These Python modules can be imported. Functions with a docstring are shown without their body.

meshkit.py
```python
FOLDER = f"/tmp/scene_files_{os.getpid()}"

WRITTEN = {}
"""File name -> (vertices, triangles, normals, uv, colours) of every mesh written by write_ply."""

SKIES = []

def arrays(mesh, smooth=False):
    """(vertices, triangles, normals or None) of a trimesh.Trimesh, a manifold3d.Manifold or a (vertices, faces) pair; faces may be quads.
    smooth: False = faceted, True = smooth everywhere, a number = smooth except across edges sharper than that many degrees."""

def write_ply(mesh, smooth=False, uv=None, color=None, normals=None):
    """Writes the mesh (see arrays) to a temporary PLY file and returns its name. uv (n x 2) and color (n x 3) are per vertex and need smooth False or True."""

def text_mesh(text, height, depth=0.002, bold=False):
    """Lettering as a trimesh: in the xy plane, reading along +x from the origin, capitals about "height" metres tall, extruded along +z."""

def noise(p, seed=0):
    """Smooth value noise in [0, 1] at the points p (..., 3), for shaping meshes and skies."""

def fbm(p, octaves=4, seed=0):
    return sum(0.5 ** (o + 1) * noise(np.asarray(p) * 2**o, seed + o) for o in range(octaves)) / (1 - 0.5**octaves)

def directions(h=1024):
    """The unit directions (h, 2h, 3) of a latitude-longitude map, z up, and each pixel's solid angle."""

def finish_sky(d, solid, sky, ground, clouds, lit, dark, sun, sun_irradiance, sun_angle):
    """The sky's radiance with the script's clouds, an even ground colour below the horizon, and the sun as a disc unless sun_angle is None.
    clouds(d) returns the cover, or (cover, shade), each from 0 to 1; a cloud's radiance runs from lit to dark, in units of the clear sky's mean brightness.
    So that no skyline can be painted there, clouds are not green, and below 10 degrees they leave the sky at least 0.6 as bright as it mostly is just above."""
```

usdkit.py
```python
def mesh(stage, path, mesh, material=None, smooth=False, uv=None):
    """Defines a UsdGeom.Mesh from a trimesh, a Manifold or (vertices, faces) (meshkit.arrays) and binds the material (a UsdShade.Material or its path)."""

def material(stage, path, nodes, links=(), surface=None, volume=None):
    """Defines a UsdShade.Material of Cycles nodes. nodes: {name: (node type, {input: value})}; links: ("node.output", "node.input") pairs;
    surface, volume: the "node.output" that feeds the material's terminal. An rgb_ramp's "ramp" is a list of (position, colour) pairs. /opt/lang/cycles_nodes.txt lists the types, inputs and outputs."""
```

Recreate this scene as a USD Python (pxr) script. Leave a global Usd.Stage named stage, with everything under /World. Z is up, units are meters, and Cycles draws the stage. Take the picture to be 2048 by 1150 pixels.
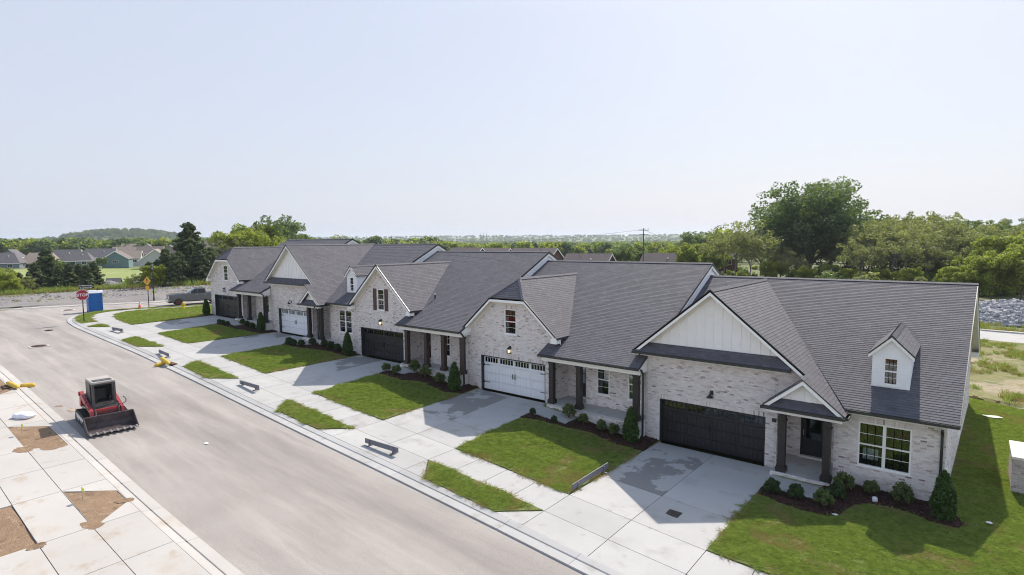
import math, random
import numpy as np, trimesh, shapely, usdkit, meshkit
from shapely.geometry import Polygon, LineString, Point, MultiPolygon, box as sbox
from shapely import affinity
from shapely.ops import unary_union
from shapely.prepared import prep
from scipy.interpolate import PchipInterpolator
from pxr import Usd, UsdGeom, UsdLux, UsdShade, Sdf, Gf, Vt

stage = Usd.Stage.CreateInMemory()
UsdGeom.SetStageUpAxis(stage, UsdGeom.Tokens.z)
UsdGeom.SetStageMetersPerUnit(stage, 1.0)
UsdGeom.Xform.Define(stage, '/World')
UsdGeom.Scope.Define(stage, '/World/Looks')
T = Sdf.ValueTypeNames
PI = math.pi

# ------------------------------------------------------------------ camera, sky, sun, exposure
YAW, PITCH, ROLL, FPX, CAM_Z = math.radians(39.05), math.radians(4.62), math.radians(-0.50), 1127.85, 9.73
EXPOSURE = 0.52
SUN_DIR = np.array([-0.14, 1.0, 0.99])            # towards the sun
SUN_DIR /= np.linalg.norm(SUN_DIR)
SUN_EL, SUN_ROT = math.asin(SUN_DIR[2]), math.atan2(SUN_DIR[0], SUN_DIR[1])
SKY_STRENGTH, SUN_INTENSITY, VEIL = 0.125, 0.97, (3.75, 3.98, 4.80)

def setup_camera():
    cy, sy = math.cos(YAW), math.sin(YAW)
    f = np.array([-sy*math.cos(PITCH), cy*math.cos(PITCH), -math.sin(PITCH)])
    r0 = np.array([cy, sy, 0]); u0 = np.cross(r0, f)
    r = r0*math.cos(ROLL)+u0*math.sin(ROLL); u = -r0*math.sin(ROLL)+u0*math.cos(ROLL)
    cam = UsdGeom.Camera.Define(stage, '/World/camera')
    m = Gf.Matrix4d(*r, 0, *u, 0, *(-f), 0, 0, 0, CAM_Z, 1)
    cam.AddTransformOp().Set(m)
    cam.CreateHorizontalApertureAttr(36.0); cam.CreateVerticalApertureAttr(36.0*575/1024)
    cam.CreateFocalLengthAttr(36.0*FPX/2048)
    cam.CreateClippingRangeAttr(Gf.Vec2f(0.1, 20000))
    cam.CreateExposureAttr(EXPOSURE)
setup_camera()

sky = UsdLux.DomeLight.Define(stage, '/World/sky')
sky_mat = usdkit.material(stage, '/World/Looks/sky', {
    's': ('sky_texture', {'sky_type': 'single_scattering', 'sun_disc': False, 'sun_elevation': SUN_EL, 'sun_rotation': SUN_ROT,
                          'altitude': 180.0, 'air_density': 1.6, 'aerosol_density': 2.2, 'ozone_density': 1.6}),
    'tc': ('texture_coordinate', {}), 'sx': ('separate_xyz', {}),            # thin veil of haze cloud, denser towards the horizon
    'ev': ('map_range', {'value': .5, 'from_min': .36, 'from_max': .80, 'to_min': .84, 'to_max': .05, 'clamp': True}),
    'v': ('mix_color', {'b': VEIL, 'use_clamp': False}),
    'b': ('background_shader', {'strength': SKY_STRENGTH})}, [('tc.generated', 'sx.vector'), ('sx.z', 'ev.value'), ('ev.result', 'v.fac'), ('s.color', 'v.a'), ('v.result', 'b.color')], surface='b.background')
UsdShade.MaterialBindingAPI.Apply(sky.GetPrim()).Bind(sky_mat)
sky.GetPrim().SetCustomDataByKey('kind', 'structure'); sky.GetPrim().SetCustomDataByKey('label', 'pale hazy blue sky'); sky.GetPrim().SetCustomDataByKey('category', 'sky')

sun = UsdLux.DistantLight.Define(stage, '/World/sun')
sun.CreateIntensityAttr(SUN_INTENSITY); sun.CreateAngleAttr(0.53); sun.CreateNormalizeAttr(True)
sun.CreateColorAttr(Gf.Vec3f(1.0, 0.925, 0.82))
sun.AddRotateXYZOp().Set(Gf.Vec3f(math.degrees(PI/2-SUN_EL), 0, math.degrees(PI-SUN_ROT)))

# ------------------------------------------------------------------ scene writing helpers
_count = {}
def path_for(parent, name):
    k = (parent, name); n = _count.get(k, 0); _count[k] = n+1
    return f'{parent}/{name}' if n == 0 else f'{parent}/{name}_{n:03d}'

def tag(prim, label=None, cat=None, group=None, kind=None):
    for k, v in (('label', label), ('category', cat), ('group', group), ('kind', kind)):
        if v: prim.SetCustomDataByKey(k, v)
    return prim

class Thing:
    def __init__(s, path, loc, prim): s.path, s.loc, s.prim = path, np.asarray(loc, float), prim

def thing(name, label, cat, loc=(0, 0, 0), rotz=0.0, group=None, kind=None, scale=1.0, local=False):
    """An Xform at the thing's base. local=True: its parts are given in local coordinates, else in world ones."""
    p = path_for('/World', name)
    x = UsdGeom.Xform.Define(stage, p)
    x.AddTranslateOp().Set(Gf.Vec3d(*map(float, loc))); x.AddRotateZOp().Set(math.degrees(rotz)); x.AddScaleOp().Set(Gf.Vec3f(*(np.ones(3)*scale)))
    tag(x.GetPrim(), label, cat, group, kind)
    return Thing(p, (0, 0, 0) if local else loc, x.GetPrim())

def dup(src, loc, rotz=0.0, scale=1.0, label=None, group=None):
    was = src.prim.GetCustomData()
    name = src.path.rsplit('/', 1)[1]; name = name[:-4] if name[-3:].isdigit() else name
    t = thing(name, label or was['label'], was['category'], loc, rotz, group or was.get('group'), scale=scale)
    t.prim.GetReferences().AddInternalReference(src.path); t.prim.SetInstanceable(True)
    return t

class MB:
    """Collects faces into one mesh; every vertex carries a tone."""
    def __init__(s): s.v, s.c, s.i, s.t, s.n = [], [], [], [], 0
    def add(s, verts, faces, tone=0.5):
        verts = np.asarray(verts, float)
        s.v.append(verts); s.t.append(np.full(len(verts), tone))
        for f in faces: s.c.append(len(f)); s.i.extend(k+s.n for k in f)
        s.n += len(verts); return s
    def arr(s, verts, quads, tones=None):
        verts = np.asarray(verts, float); quads = np.asarray(quads)
        s.v.append(verts); s.t.append(np.full(len(verts), .5) if tones is None else np.asarray(tones, float))
        s.c.extend([quads.shape[1]]*len(quads)); s.i.extend((quads+s.n).ravel().tolist()); s.n += len(verts); return s
    def box(s, x0, x1, y0, y1, z0, z1, tone=.5):
        v = [(x0, y0, z0), (x1, y0, z0), (x1, y1, z0), (x0, y1, z0), (x0, y0, z1), (x1, y0, z1), (x1, y1, z1), (x0, y1, z1)]
        return s.add(v, [(0, 3, 2, 1), (4, 5, 6, 7), (0, 1, 5, 4), (1, 2, 6, 5), (2, 3, 7, 6), (3, 0, 4, 7)], tone)
    def obox(s, o, a, b, c, tone=.5):
        """Box from corner o along the edge vectors a, b, c."""
        o, a, b, c = (np.asarray(q, float) for q in (o, a, b, c))
        v = [o, o+a, o+a+b, o+b, o+c, o+a+c, o+a+b+c, o+b+c]
        if np.dot(np.cross(a, b), c) < 0: fs = [(0, 1, 2, 3), (7, 6, 5, 4), (4, 5, 1, 0), (5, 6, 2, 1), (6, 7, 3, 2), (7, 4, 0, 3)]
        else: fs = [(3, 2, 1, 0), (4, 5, 6, 7), (0, 1, 5, 4), (1, 2, 6, 5), (2, 3, 7, 6), (3, 0, 4, 7)]
        return s.add(v, fs, tone)
    def beam(s, p0, p1, w, h, tone=.5, up=(0, 0, 1)):
        """Bar of section w x h centred on the line p0-p1."""
        p0, p1, up = (np.asarray(q, float) for q in (p0, p1, up)); d = p1-p0
        sd = np.cross(d, up); sd /= np.linalg.norm(sd); uu = np.cross(sd, d); uu /= np.linalg.norm(uu)
        return s.obox(p0-sd*w/2-uu*h/2, d, sd*w, uu*h, tone)
    def prism(s, pts, vec, tone=.5):
        """Polygon pts (3-D, may be concave) extruded along vec."""
        pts = np.asarray(pts, float); n = len(pts); vec = np.asarray(vec, float)
        nn = np.zeros(3)
        for k in range(n): nn += np.cross(pts[k], pts[(k+1) % n])
        if np.dot(nn, vec) < 0: pts = pts[::-1]
        nn = nn/np.linalg.norm(nn); ax = np.argmax(np.abs(nn)); uv = np.delete(pts, ax, 1)
        vv, tri = trimesh.creation.triangulate_polygon(Polygon(uv), engine='earcut') if n > 4 else (None, None)
        v = np.vstack([pts, pts+vec]); fs = [(k, (k+1) % n, (k+1) % n+n, k+n) for k in range(n)]
        if tri is None: fs += [tuple(range(n))[::-1], tuple(range(n, 2*n))]
        else:
            nearest = [int(np.argmin(((uv-q)**2).sum(1))) for q in vv]
            for a, b, c in tri:
                a, b, c = nearest[a], nearest[b], nearest[c]
                if np.dot(np.cross(pts[b]-pts[a], pts[c]-pts[a]), vec) < 0: b, c = c, b
                fs += [(a+n, b+n, c+n), (a, c, b)]
        return s.add(v, fs, tone)
    def cyl(s, p0, p1, r0, r1=None, n=12, tone=.5, caps=True):
        p0, p1 = np.asarray(p0, float), np.asarray(p1, float); r1 = r0 if r1 is None else r1
        d = p1-p0; d = d/np.linalg.norm(d); a = np.cross(d, (0, 0, 1) if abs(d[2]) < .9 else (1, 0, 0)); a /= np.linalg.norm(a); b = np.cross(d, a)
        ang = np.arange(n)*2*PI/n; ring = np.cos(ang)[:, None]*a+np.sin(ang)[:, None]*b
        fs = [(k, (k+1) % n, (k+1) % n+n, k+n) for k in range(n)]
        if caps: fs += [tuple(range(n))[::-1], tuple(range(n, 2*n))]
        return s.add(np.vstack([p0+ring*r0, p1+ring*r1]), fs, tone)
    def tri(s, m, tone=.5):
        return s.arr(np.asarray(m.vertices), np.asarray(m.faces), np.full(len(m.vertices), tone))

class Multi:
    """Like MB, but every piece added becomes a mesh of its own."""
    def __init__(s): s.items = []
    def __getattr__(s, n):
        m = MB(); s.items.append(m); return getattr(m, n)

def obj(name, mb, mat, parent=None, label=None, cat=None, group=None, kind=None, smooth=None):
    """Defines ONE mesh under /World, a Thing, or another mesh's path; returns its Thing-like handle."""
    base, off = ('/World', 0) if parent is None else (parent.path, parent.loc)
    p = path_for(base, name)
    v = np.vstack(mb.v)-off; c = np.asarray(mb.c, np.int32); i = np.asarray(mb.i, np.int32)
    if smooth:
        tri = []; k = 0
        for n in mb.c:
            for j in range(1, n-1): tri.append((mb.i[k], mb.i[k+j], mb.i[k+j+1]))
            k += n
        m = usdkit.mesh(stage, p, trimesh.Trimesh(v, np.array(tri), process=False).copy() if smooth is True else trimesh.Trimesh(v, np.array(tri), process=True), mat, smooth=smooth)
    else:
        m = UsdGeom.Mesh.Define(stage, p)
        m.CreatePointsAttr(Vt.Vec3fArray.FromNumpy(np.ascontiguousarray(v, np.float32)))
        m.CreateFaceVertexCountsAttr(Vt.IntArray.FromNumpy(c)); m.CreateFaceVertexIndicesAttr(Vt.IntArray.FromNumpy(i))
        m.CreateSubdivisionSchemeAttr('none')
        UsdGeom.PrimvarsAPI(m).CreatePrimvar('tone', T.FloatArray, 'vertex').Set(Vt.FloatArray.FromNumpy(np.concatenate(mb.t).astype(np.float32)))
        UsdShade.MaterialBindingAPI.Apply(m.GetPrim()).Bind(mat)
    tag(m.GetPrim(), label, cat, group, kind)
    return Thing(p, 0 if parent is None else off, m.GetPrim())

# ------------------------------------------------------------------ materials
MAT = {}
def M(name, col, rough=.6, var=.12, scale=6.0, bump=0.0, bscale=60.0, metal=0.0, spec=.5, coat=0.0, col2=None, detail=4):
    """Principled with two-scale noise colour variation and optional fine relief, in world space."""
    a = tuple(c*(1-var) for c in col); b = tuple(min(c*(1+var), 1) for c in col) if col2 is None else col2
    nodes = {'g': ('geometry', {}), 'n': ('noise_texture', {'scale': scale, 'detail': detail, 'roughness': .6}),
             'r': ('rgb_ramp', {'ramp': [(0.28, a), (0.72, b)]}), 'p': ('principled_bsdf', {'roughness': rough, 'metallic': metal, 'specular_ior_level': spec, 'coat_weight': coat})}
    links = [('g.position', 'n.vector'), ('n.fac', 'r.fac'), ('r.color', 'p.base_color')]
    if bump:
        nodes['bn'] = ('noise_texture', {'scale': bscale, 'detail': 3}); nodes['bp'] = ('bump', {'strength': bump, 'distance': .01})
        links += [('g.position', 'bn.vector'), ('bn.fac', 'bp.height'), ('bp.normal', 'p.normal')]
    MAT[name] = usdkit.material(stage, '/World/Looks/'+name, nodes, links, surface='p.BSDF'); return MAT[name]

def tone_mat(name, ramp, rough, nscale=3.0, namt=.25, fine=90.0, bump=.3, spec=.4):
    """Colour from the mesh's tone, modulated by broad and fine noise."""
    nodes = {'g': ('geometry', {}), 'a': ('attribute', {'attribute': 'tone'}), 'r': ('rgb_ramp', {'ramp': ramp}),
             'n': ('noise_texture', {'scale': nscale, 'detail': 5, 'roughness': .65}), 'mr': ('map_range', {'value': .5, 'from_min': .25, 'from_max': .75, 'to_min': 1-namt, 'to_max': 1+namt}),
             'n2': ('noise_texture', {'scale': fine, 'detail': 2}), 'mr2': ('map_range', {'value': .5, 'from_min': .25, 'from_max': .75, 'to_min': .82, 'to_max': 1.18}),
             'm1': ('math', {'math_type': 'multiply'}), 'vm': ('vector_math', {'math_type': 'scale'}),
             'bp': ('bump', {'strength': bump, 'distance': .004}), 'p': ('principled_bsdf', {'roughness': rough, 'specular_ior_level': spec})}
    links = [('g.position', 'n.vector'), ('g.position', 'n2.vector'), ('a.fac', 'r.fac'), ('n.fac', 'mr.value'), ('n2.fac', 'mr2.value'), ('mr.result', 'm1.value1'), ('mr2.result', 'm1.value2'),
             ('r.color', 'vm.vector1'), ('m1.value', 'vm.scale'), ('vm.vector', 'p.base_color'), ('n2.fac', 'bp.height'), ('bp.normal', 'p.normal')]
    MAT[name] = usdkit.material(stage, '/World/Looks/'+name, nodes, links, surface='p.BSDF'); return MAT[name]

def patch_mat(name, base, base2, spot, scale, lo, hi, rough=.85, fine=40.0, fineamt=.2, bump=.5, bdist=.01, spot2=None, scale2=3.0, stretch=None, stretch2=None, each=0.0, ramp2=(.56, .66)):
    """Ground: two base colours by broad noise, patches of another colour by a thresholded noise, fine grain on top."""
    nodes = {'g': ('geometry', {}), 'n1': ('noise_texture', {'scale': scale*.45, 'detail': 5, 'roughness': .6}), 'r1': ('rgb_ramp', {'ramp': [(.3, base), (.7, base2)]}),
             'n2': ('noise_texture', {'scale': scale, 'detail': 6, 'roughness': .62}), 'r2': ('rgb_ramp', {'ramp': [(lo, (0, 0, 0)), (hi, (1, 1, 1))]}),
             'mx': ('mix_color', {'b': spot}), 'n3': ('noise_texture', {'scale': fine, 'detail': 4, 'roughness': .7}),
             'mr': ('map_range', {'value': .5, 'from_min': .25, 'from_max': .75, 'to_min': 1-fineamt, 'to_max': 1+fineamt}), 'vm': ('vector_math', {'math_type': 'scale'}),
             'bp': ('bump', {'strength': bump, 'distance': bdist}), 'p': ('principled_bsdf', {'roughness': rough, 'specular_ior_level': .3})}
    links = [('g.position', 'n1.vector'), ('g.position', 'n2.vector'), ('g.position', 'n3.vector'), ('n1.fac', 'r1.fac'), ('n2.fac', 'r2.fac'), ('r1.color', 'mx.a'), ('r2.color', 'mx.fac'),
             ('n3.fac', 'mr.value'), ('mr.result', 'vm.scale'), ('vm.vector', 'p.base_color'), ('n3.fac', 'bp.height'), ('bp.normal', 'p.normal')]
    last = 'mx.result'
    if stretch:
        nodes['mp'] = ('mapping', {'scale': stretch}); links = [l for l in links if l[1] != 'n2.vector']+[('g.position', 'mp.vector'), ('mp.vector', 'n2.vector')]
    if spot2:
        nodes.update({'n4': ('noise_texture', {'scale': scale2, 'detail': 5, 'roughness': .6}), 'r4': ('rgb_ramp', {'ramp': [(ramp2[0], (0, 0, 0)), (ramp2[1], (1, 1, 1))]}), 'mx2': ('mix_color', {'b': spot2})})
        links += [('g.position', 'n4.vector'), ('n4.fac', 'r4.fac'), ('mx.result', 'mx2.a'), ('r4.color', 'mx2.fac')]; last = 'mx2.result'
        if stretch2: nodes['mp2'] = ('mapping', {'scale': stretch2}); links = [l for l in links if l[1] != 'n4.vector']+[('g.position', 'mp2.vector'), ('mp2.vector', 'n4.vector')]
    if each:      # every slab its own shade
        nodes.update({'oi': ('object_info', {}), 'me': ('map_range', {'value': .5, 'from_min': 0., 'from_max': 1., 'to_min': 1-each, 'to_max': 1+each}), 've': ('vector_math', {'math_type': 'scale'})})
        links += [('oi.random', 'me.value'), ('me.result', 've.scale'), (last, 've.vector1')]; last = 've.vector'
    links.append((last, 'vm.vector1'))
    MAT[name] = usdkit.material(stage, '/World/Looks/'+name, nodes, links, surface='p.BSDF'); return MAT[name]

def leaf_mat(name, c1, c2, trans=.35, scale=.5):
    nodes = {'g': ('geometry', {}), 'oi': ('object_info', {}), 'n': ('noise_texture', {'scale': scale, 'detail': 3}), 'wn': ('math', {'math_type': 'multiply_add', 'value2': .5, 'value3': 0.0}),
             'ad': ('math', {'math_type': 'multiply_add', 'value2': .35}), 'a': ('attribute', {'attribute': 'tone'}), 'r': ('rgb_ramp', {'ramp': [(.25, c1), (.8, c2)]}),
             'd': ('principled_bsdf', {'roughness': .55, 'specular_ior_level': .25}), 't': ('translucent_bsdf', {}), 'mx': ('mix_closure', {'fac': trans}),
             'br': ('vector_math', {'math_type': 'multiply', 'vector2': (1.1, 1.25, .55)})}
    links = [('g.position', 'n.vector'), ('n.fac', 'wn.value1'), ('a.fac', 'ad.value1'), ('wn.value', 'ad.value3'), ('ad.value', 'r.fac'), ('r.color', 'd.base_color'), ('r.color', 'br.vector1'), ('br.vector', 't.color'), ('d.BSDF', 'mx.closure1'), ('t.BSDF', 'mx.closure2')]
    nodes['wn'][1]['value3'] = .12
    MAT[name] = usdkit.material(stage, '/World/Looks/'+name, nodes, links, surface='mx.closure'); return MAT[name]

tone_mat('shingle', [(0, (.080, .079, .091)), (.35, (.108, .105, .120)), (.7, (.133, .129, .146)), (1, (.162, .157, .173))], .82, 1.2, .12, 120., .4, .35)
tone_mat('brick', [(0, (.25, .20, .19)), (.12, (.41, .34, .32)), (.3, (.59, .52, .49)), (.6, (.73, .675, .645)), (1, (.81, .78, .75))], .85, 2.0, .12, 70., .5, .3)
M('mortar', (.68, .64, .61), .9, .1, 20, .4, 120)
M('white_paint', (.86, .85, .82), .45, .03, 3)
M('cream_soffit', (.76, .72, .64), .55, .03, 2)
M('white_siding', (.84, .85, .86), .5, .03, 3)
M('black_metal', (.018, .022, .022), .35, .2, 5)
M('dark_wood', (.022, .017, .015), .5, .3, 8, .3, 60)
M('brown_wood', (.040, .021, .016), .55, .3, 8, .3, 60)
M('shutter_wood', (.075, .034, .026), .55, .25, 8, .3, 60)
M('black_door', (.017, .016, .018), .32, .2, 3, .15, 200)
M('white_door', (.83, .84, .86), .4, .02, 2)
M('room_dark', (.05, .045, .04), .9, .2, 2)
M('curtain', (.55, .5, .42), .9, .1, 3)
M('foundation', (.42, .40, .38), .9, .1, 5, .4, 60)
M('vent_white', (.75, .75, .78), .4, .02, 4)
patch_mat('concrete', (.405, .400, .390), (.465, .458, .447), (.355, .345, .33), .8, .54, .72, .85, 45., .09, .25, .003, each=.055, spot2=(.33, .31, .285), scale2=1.6, ramp2=(.62, .76))
patch_mat('concrete_damp', (.405, .400, .390), (.465, .458, .447), (.255, .25, .24), .21, .49, .505, .8, 45., .09, .25, .003, each=.04)
patch_mat('concrete_new', (.455, .43, .405), (.515, .49, .46), (.43, .36, .285), .6, .56, .80, .85, 45., .08, .25, .003, each=.05, spot2=(.40, .33, .26), scale2=1.2, ramp2=(.60, .74))
patch_mat('asphalt', (.305, .278, .258), (.355, .325, .302), (.415, .378, .35), 1.0, .44, .70, .9, 30., .26, .8, .010, spot2=(.25, .228, .212), scale2=1.0, stretch=(.10, 1.1, 1), stretch2=(.05, .55, 1), ramp2=(.50, .70))
patch_mat('soil_thin', (.40, .345, .29), (.44, .385, .33), (.25, .17, .105), 5.0, .42, .60, .9, 30., .25, .6, .01)
M('joint_dark', (.16, .15, .14), .9, .2, 10)
patch_mat('sod', (.115, .155, .040), (.185, .215, .065), (.36, .285, .16), 1.1, .60, .72, .95, 30., .35, .8, .02)
patch_mat('soil', (.235, .155, .095), (.31, .21, .135), (.15, .10, .065), 2.2, .55, .7, .95, 25., .35, 1.0, .03, spot2=(.36, .27, .18), scale2=3.5)
patch_mat('mulch', (.045, .020, .014), (.075, .034, .024), (.025, .014, .011), 6., .5, .65, .95, 45., .5, 1.0, .03)
patch_mat('gravel_lot', (.21, .195, .19), (.27, .25, .24), (.30, .205, .14), .09, .56, .64, .95, 6., .35, 1.0, .08, spot2=(.19, .18, .18), scale2=.35)
patch_mat('field', (.17, .17, .06), (.23, .21, .09), (.35, .29, .20), .16, .52, .62, .95, 3.0, .3, .8, .1, spot2=(.12, .15, .04), scale2=.4)
patch_mat('terrain', (.11, .135, .05), (.17, .18, .07), (.22, .19, .11), .03, .66, .80, .95, 1.2, .3, .6, .2, spot2=(.05, .075, .025), scale2=.012)
patch_mat('meadow', (.20, .25, .075), (.28, .32, .11), (.36, .34, .16), .06, .55, .75, .95, 1.0, .2, .3, .05)
M('gravel_stone', (.40, .395, .405), .9, .35, 4, .6, 15)
M('gravel_dark', (.22, .21, .22), .95, .3, 1.5, .8, 8)
leaf_mat('grass_blade', (.112, .168, .036), (.46, .52, .18), .40, 4.0)
leaf_mat('grass_straw', (.30, .235, .12), (.46, .37, .20), .35, 2.)
leaf_mat('leaf_oak', (.062, .092, .044), (.205, .265, .120), .5, .35)
leaf_mat('leaf_green', (.080, .118, .045), (.240, .290, .115), .5, .35)
leaf_mat('leaf_yellow', (.150, .190, .032), (.37, .39, .085), .53, .35)
leaf_mat('leaf_olive', (.150, .158, .075), (.335, .335, .165), .5, .35)
leaf_mat('leaf_conifer', (.062, .085, .048), (.160, .195, .105), .3, .35)
leaf_mat('leaf_grey', (.15, .15, .11), (.28, .27, .19), .4, .35)
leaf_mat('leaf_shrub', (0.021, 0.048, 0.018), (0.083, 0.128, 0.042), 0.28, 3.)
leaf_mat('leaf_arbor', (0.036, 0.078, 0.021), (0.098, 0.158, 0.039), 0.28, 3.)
leaf_mat('weed', (.22, .23, .07), (.42, .38, .17), .4, .2)
M('bark', (.105, .085, .07), .95, .3, 3, .8, 12)
M('bark_grey', (.16, .145, .13), .95, .3, 3, .8, 12)
M('plank_grey', (.15, .15, .17), .6, .12, 3)
M('yellow_sock', (.62, .42, .06), .8, .15, 6, .4, 40)
M('rust', (.10, .05, .03), .85, .3, 8)
M('cast_iron', (.055, .045, .04), .7, .3, 10, .3, 60)
M('bag_white', (.72, .72, .80), .7, .05, 6, .4, 25)
M('flag_yellow', (.62, .72, .08), .6, .05, 4)
M('potty_blue', (.003, .105, .37), .42, .06, 2)
M('potty_roof', (.70, .74, .80), .5, .04, 3)
M('sign_red', (.36, .012, .035), .4, .05, 3)
M('sign_white', (.80, .80, .80), .4, .02, 3)
M('sign_orange', (.75, .36, .03), .45, .05, 3)
M('cone_orange', (.85, .20, .10), .5, .05, 3)
M('hydrant_yellow', (.72, .50, .02), .45, .08, 6)
M('truck_paint', (.13, .135, .15), .28, .04, 2, metal=.35, coat=.6)
M('truck_trim', (.02, .02, .022), .5, .1, 4)
M('chrome', (.65, .66, .68), .15, .05, 4, metal=1.0)
M('rubber', (.022, .021, .021), .8, .15, 8, .4, 50)
M('wheel_rust', (.10, .035, .035), .45, .2, 6, metal=.4)
M('loader_red', (.33, .035, .035), .45, .22, 5, .2, 30)
M('loader_grey', (.065, .062, .06), .5, .12, 4)
M('loader_dark', (.035, .033, .036), .55, .25, 5)
M('loader_roof', (.42, .385, .35), .7, .12, 3)
M('steel_worn', (.30, .28, .27), .5, .3, 8, metal=.5)
M('steel_dark', (.085, .065, .068), .6, .35, 4, .2, 30, metal=.3)
M('cap_pale', (.72, .67, .60), .8, .06, 4)
M('house_slate', (.16, .20, .23), .7, .06, 1)
M('house_teal', (.13, .20, .215), .7, .06, 1)
M('house_redbrick', (.13, .062, .05), .85, .2, 1.5)
M('house_tan', (.28, .24, .20), .8, .08, 1)
M('house_pale', (.40, .40, .42), .7, .06, 1)
M('roof_slate', (.115, .108, .118), .85, .15, 1.5, .4, 8)
M('roof_tan', (.25, .205, .17), .85, .12, 1.5, .4, 8)
M('roof_brown', (.17, .135, .125), .85, .12, 1.5, .4, 8)
M('pole_wood', (.10, .085, .075), .9, .2, 2)
def special_mats():
    MAT['glass'] = usdkit.material(stage, '/World/Looks/glass', {'f': ('fresnel', {'IOR': 1.75}), 't': ('transparent_bsdf', {'color': (.75, .8, .8)}), 'g': ('glossy_bsdf', {'color': (.95, .97, 1), 'roughness': .015}), 'm': ('mix_closure', {})},
        [('f.fac', 'm.fac'), ('t.BSDF', 'm.closure1'), ('g.BSDF', 'm.closure2')], surface='m.closure')
    MAT['lamp_glow'] = usdkit.material(stage, '/World/Looks/lamp_glow', {'e': ('emission', {'color': (1, .72, .35), 'strength': 2.2})}, [], surface='e.emission')
    MAT['headlight'] = usdkit.material(stage, '/World/Looks/headlight', {'p': ('principled_bsdf', {'base_color': (.7, .72, .75), 'roughness': .12, 'coat_weight': 1.0})}, [], surface='p.BSDF')
special_mats()

# ------------------------------------------------------------------ lie of the land (metres; x along the street, y towards the houses)
zs = PchipInterpolator([-130, -100, -75, -66, -60, -54, -47, -42, -36, -30, -20.5, -11.4, -6, 3, 30], [2.7, 2.75, 2.7, 2.6, 2.42, 2.2, 1.95, 1.68, 1.33, .95, .42, .15, .05, -.05, -.3])
zg = PchipInterpolator([-130, -80, -66, -60, -53.5, -47.7, -41.5, -35.6, -29.5, -23.5, -17.8, -11.6, -6, -.3, 2, 30], [2.6, 2.6, 2.55, 2.52, 2.52, 1.93, 1.93, 1.32, 1.32, .68, .68, -.07, -.07, -.15, -.3, -.5])
KX, KV = [-30, -22, -17, -12, -8, -6, 0, 10], [0, 0, .01, .03, .05, .06, .075, .09]
def kwarp(x, y): return np.interp(x, KX, KV)*np.interp(y, [8, 13, 18, 25], [0, 1, 1, 0])
def wy(x, y): return y*(1-kwarp(x, y))                 # the street bends slightly near its right end
def G(x, y):
    x = np.asarray(x, float); y = np.asarray(y, float); yy = y/(1-kwarp(x, y)); xc = np.clip(x, -130, 30)
    t = np.clip((yy-18)/7.2, 0, 1)
    return zs(xc)*(1-t)+zg(xc)*t
def dens(pts, step=1.5):
    out = []
    for (x0, y0), (x1, y1) in zip(pts, pts[1:]+pts[:1]):
        n = max(1, int(max(abs(x1-x0), abs(y1-y0))/step))
        out += [(x0+(x1-x0)*k/n, y0+(y1-y0)*k/n) for k in range(n)]
    return out
def WP(pts, step=1.5): return Polygon([(x, float(wy(x, y))) for x, y in dens(list(pts), step)]).buffer(0)
def bez(a, b, c, n=12): return [tuple((1-t)**2*np.array(a)+2*t*(1-t)*np.array(b)+t*t*np.array(c)) for t in np.linspace(0, 1, n)]
def polys(g): return [p for p in getattr(g, 'geoms', [g]) if isinstance(p, Polygon) and p.area > 1e-4]

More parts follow.
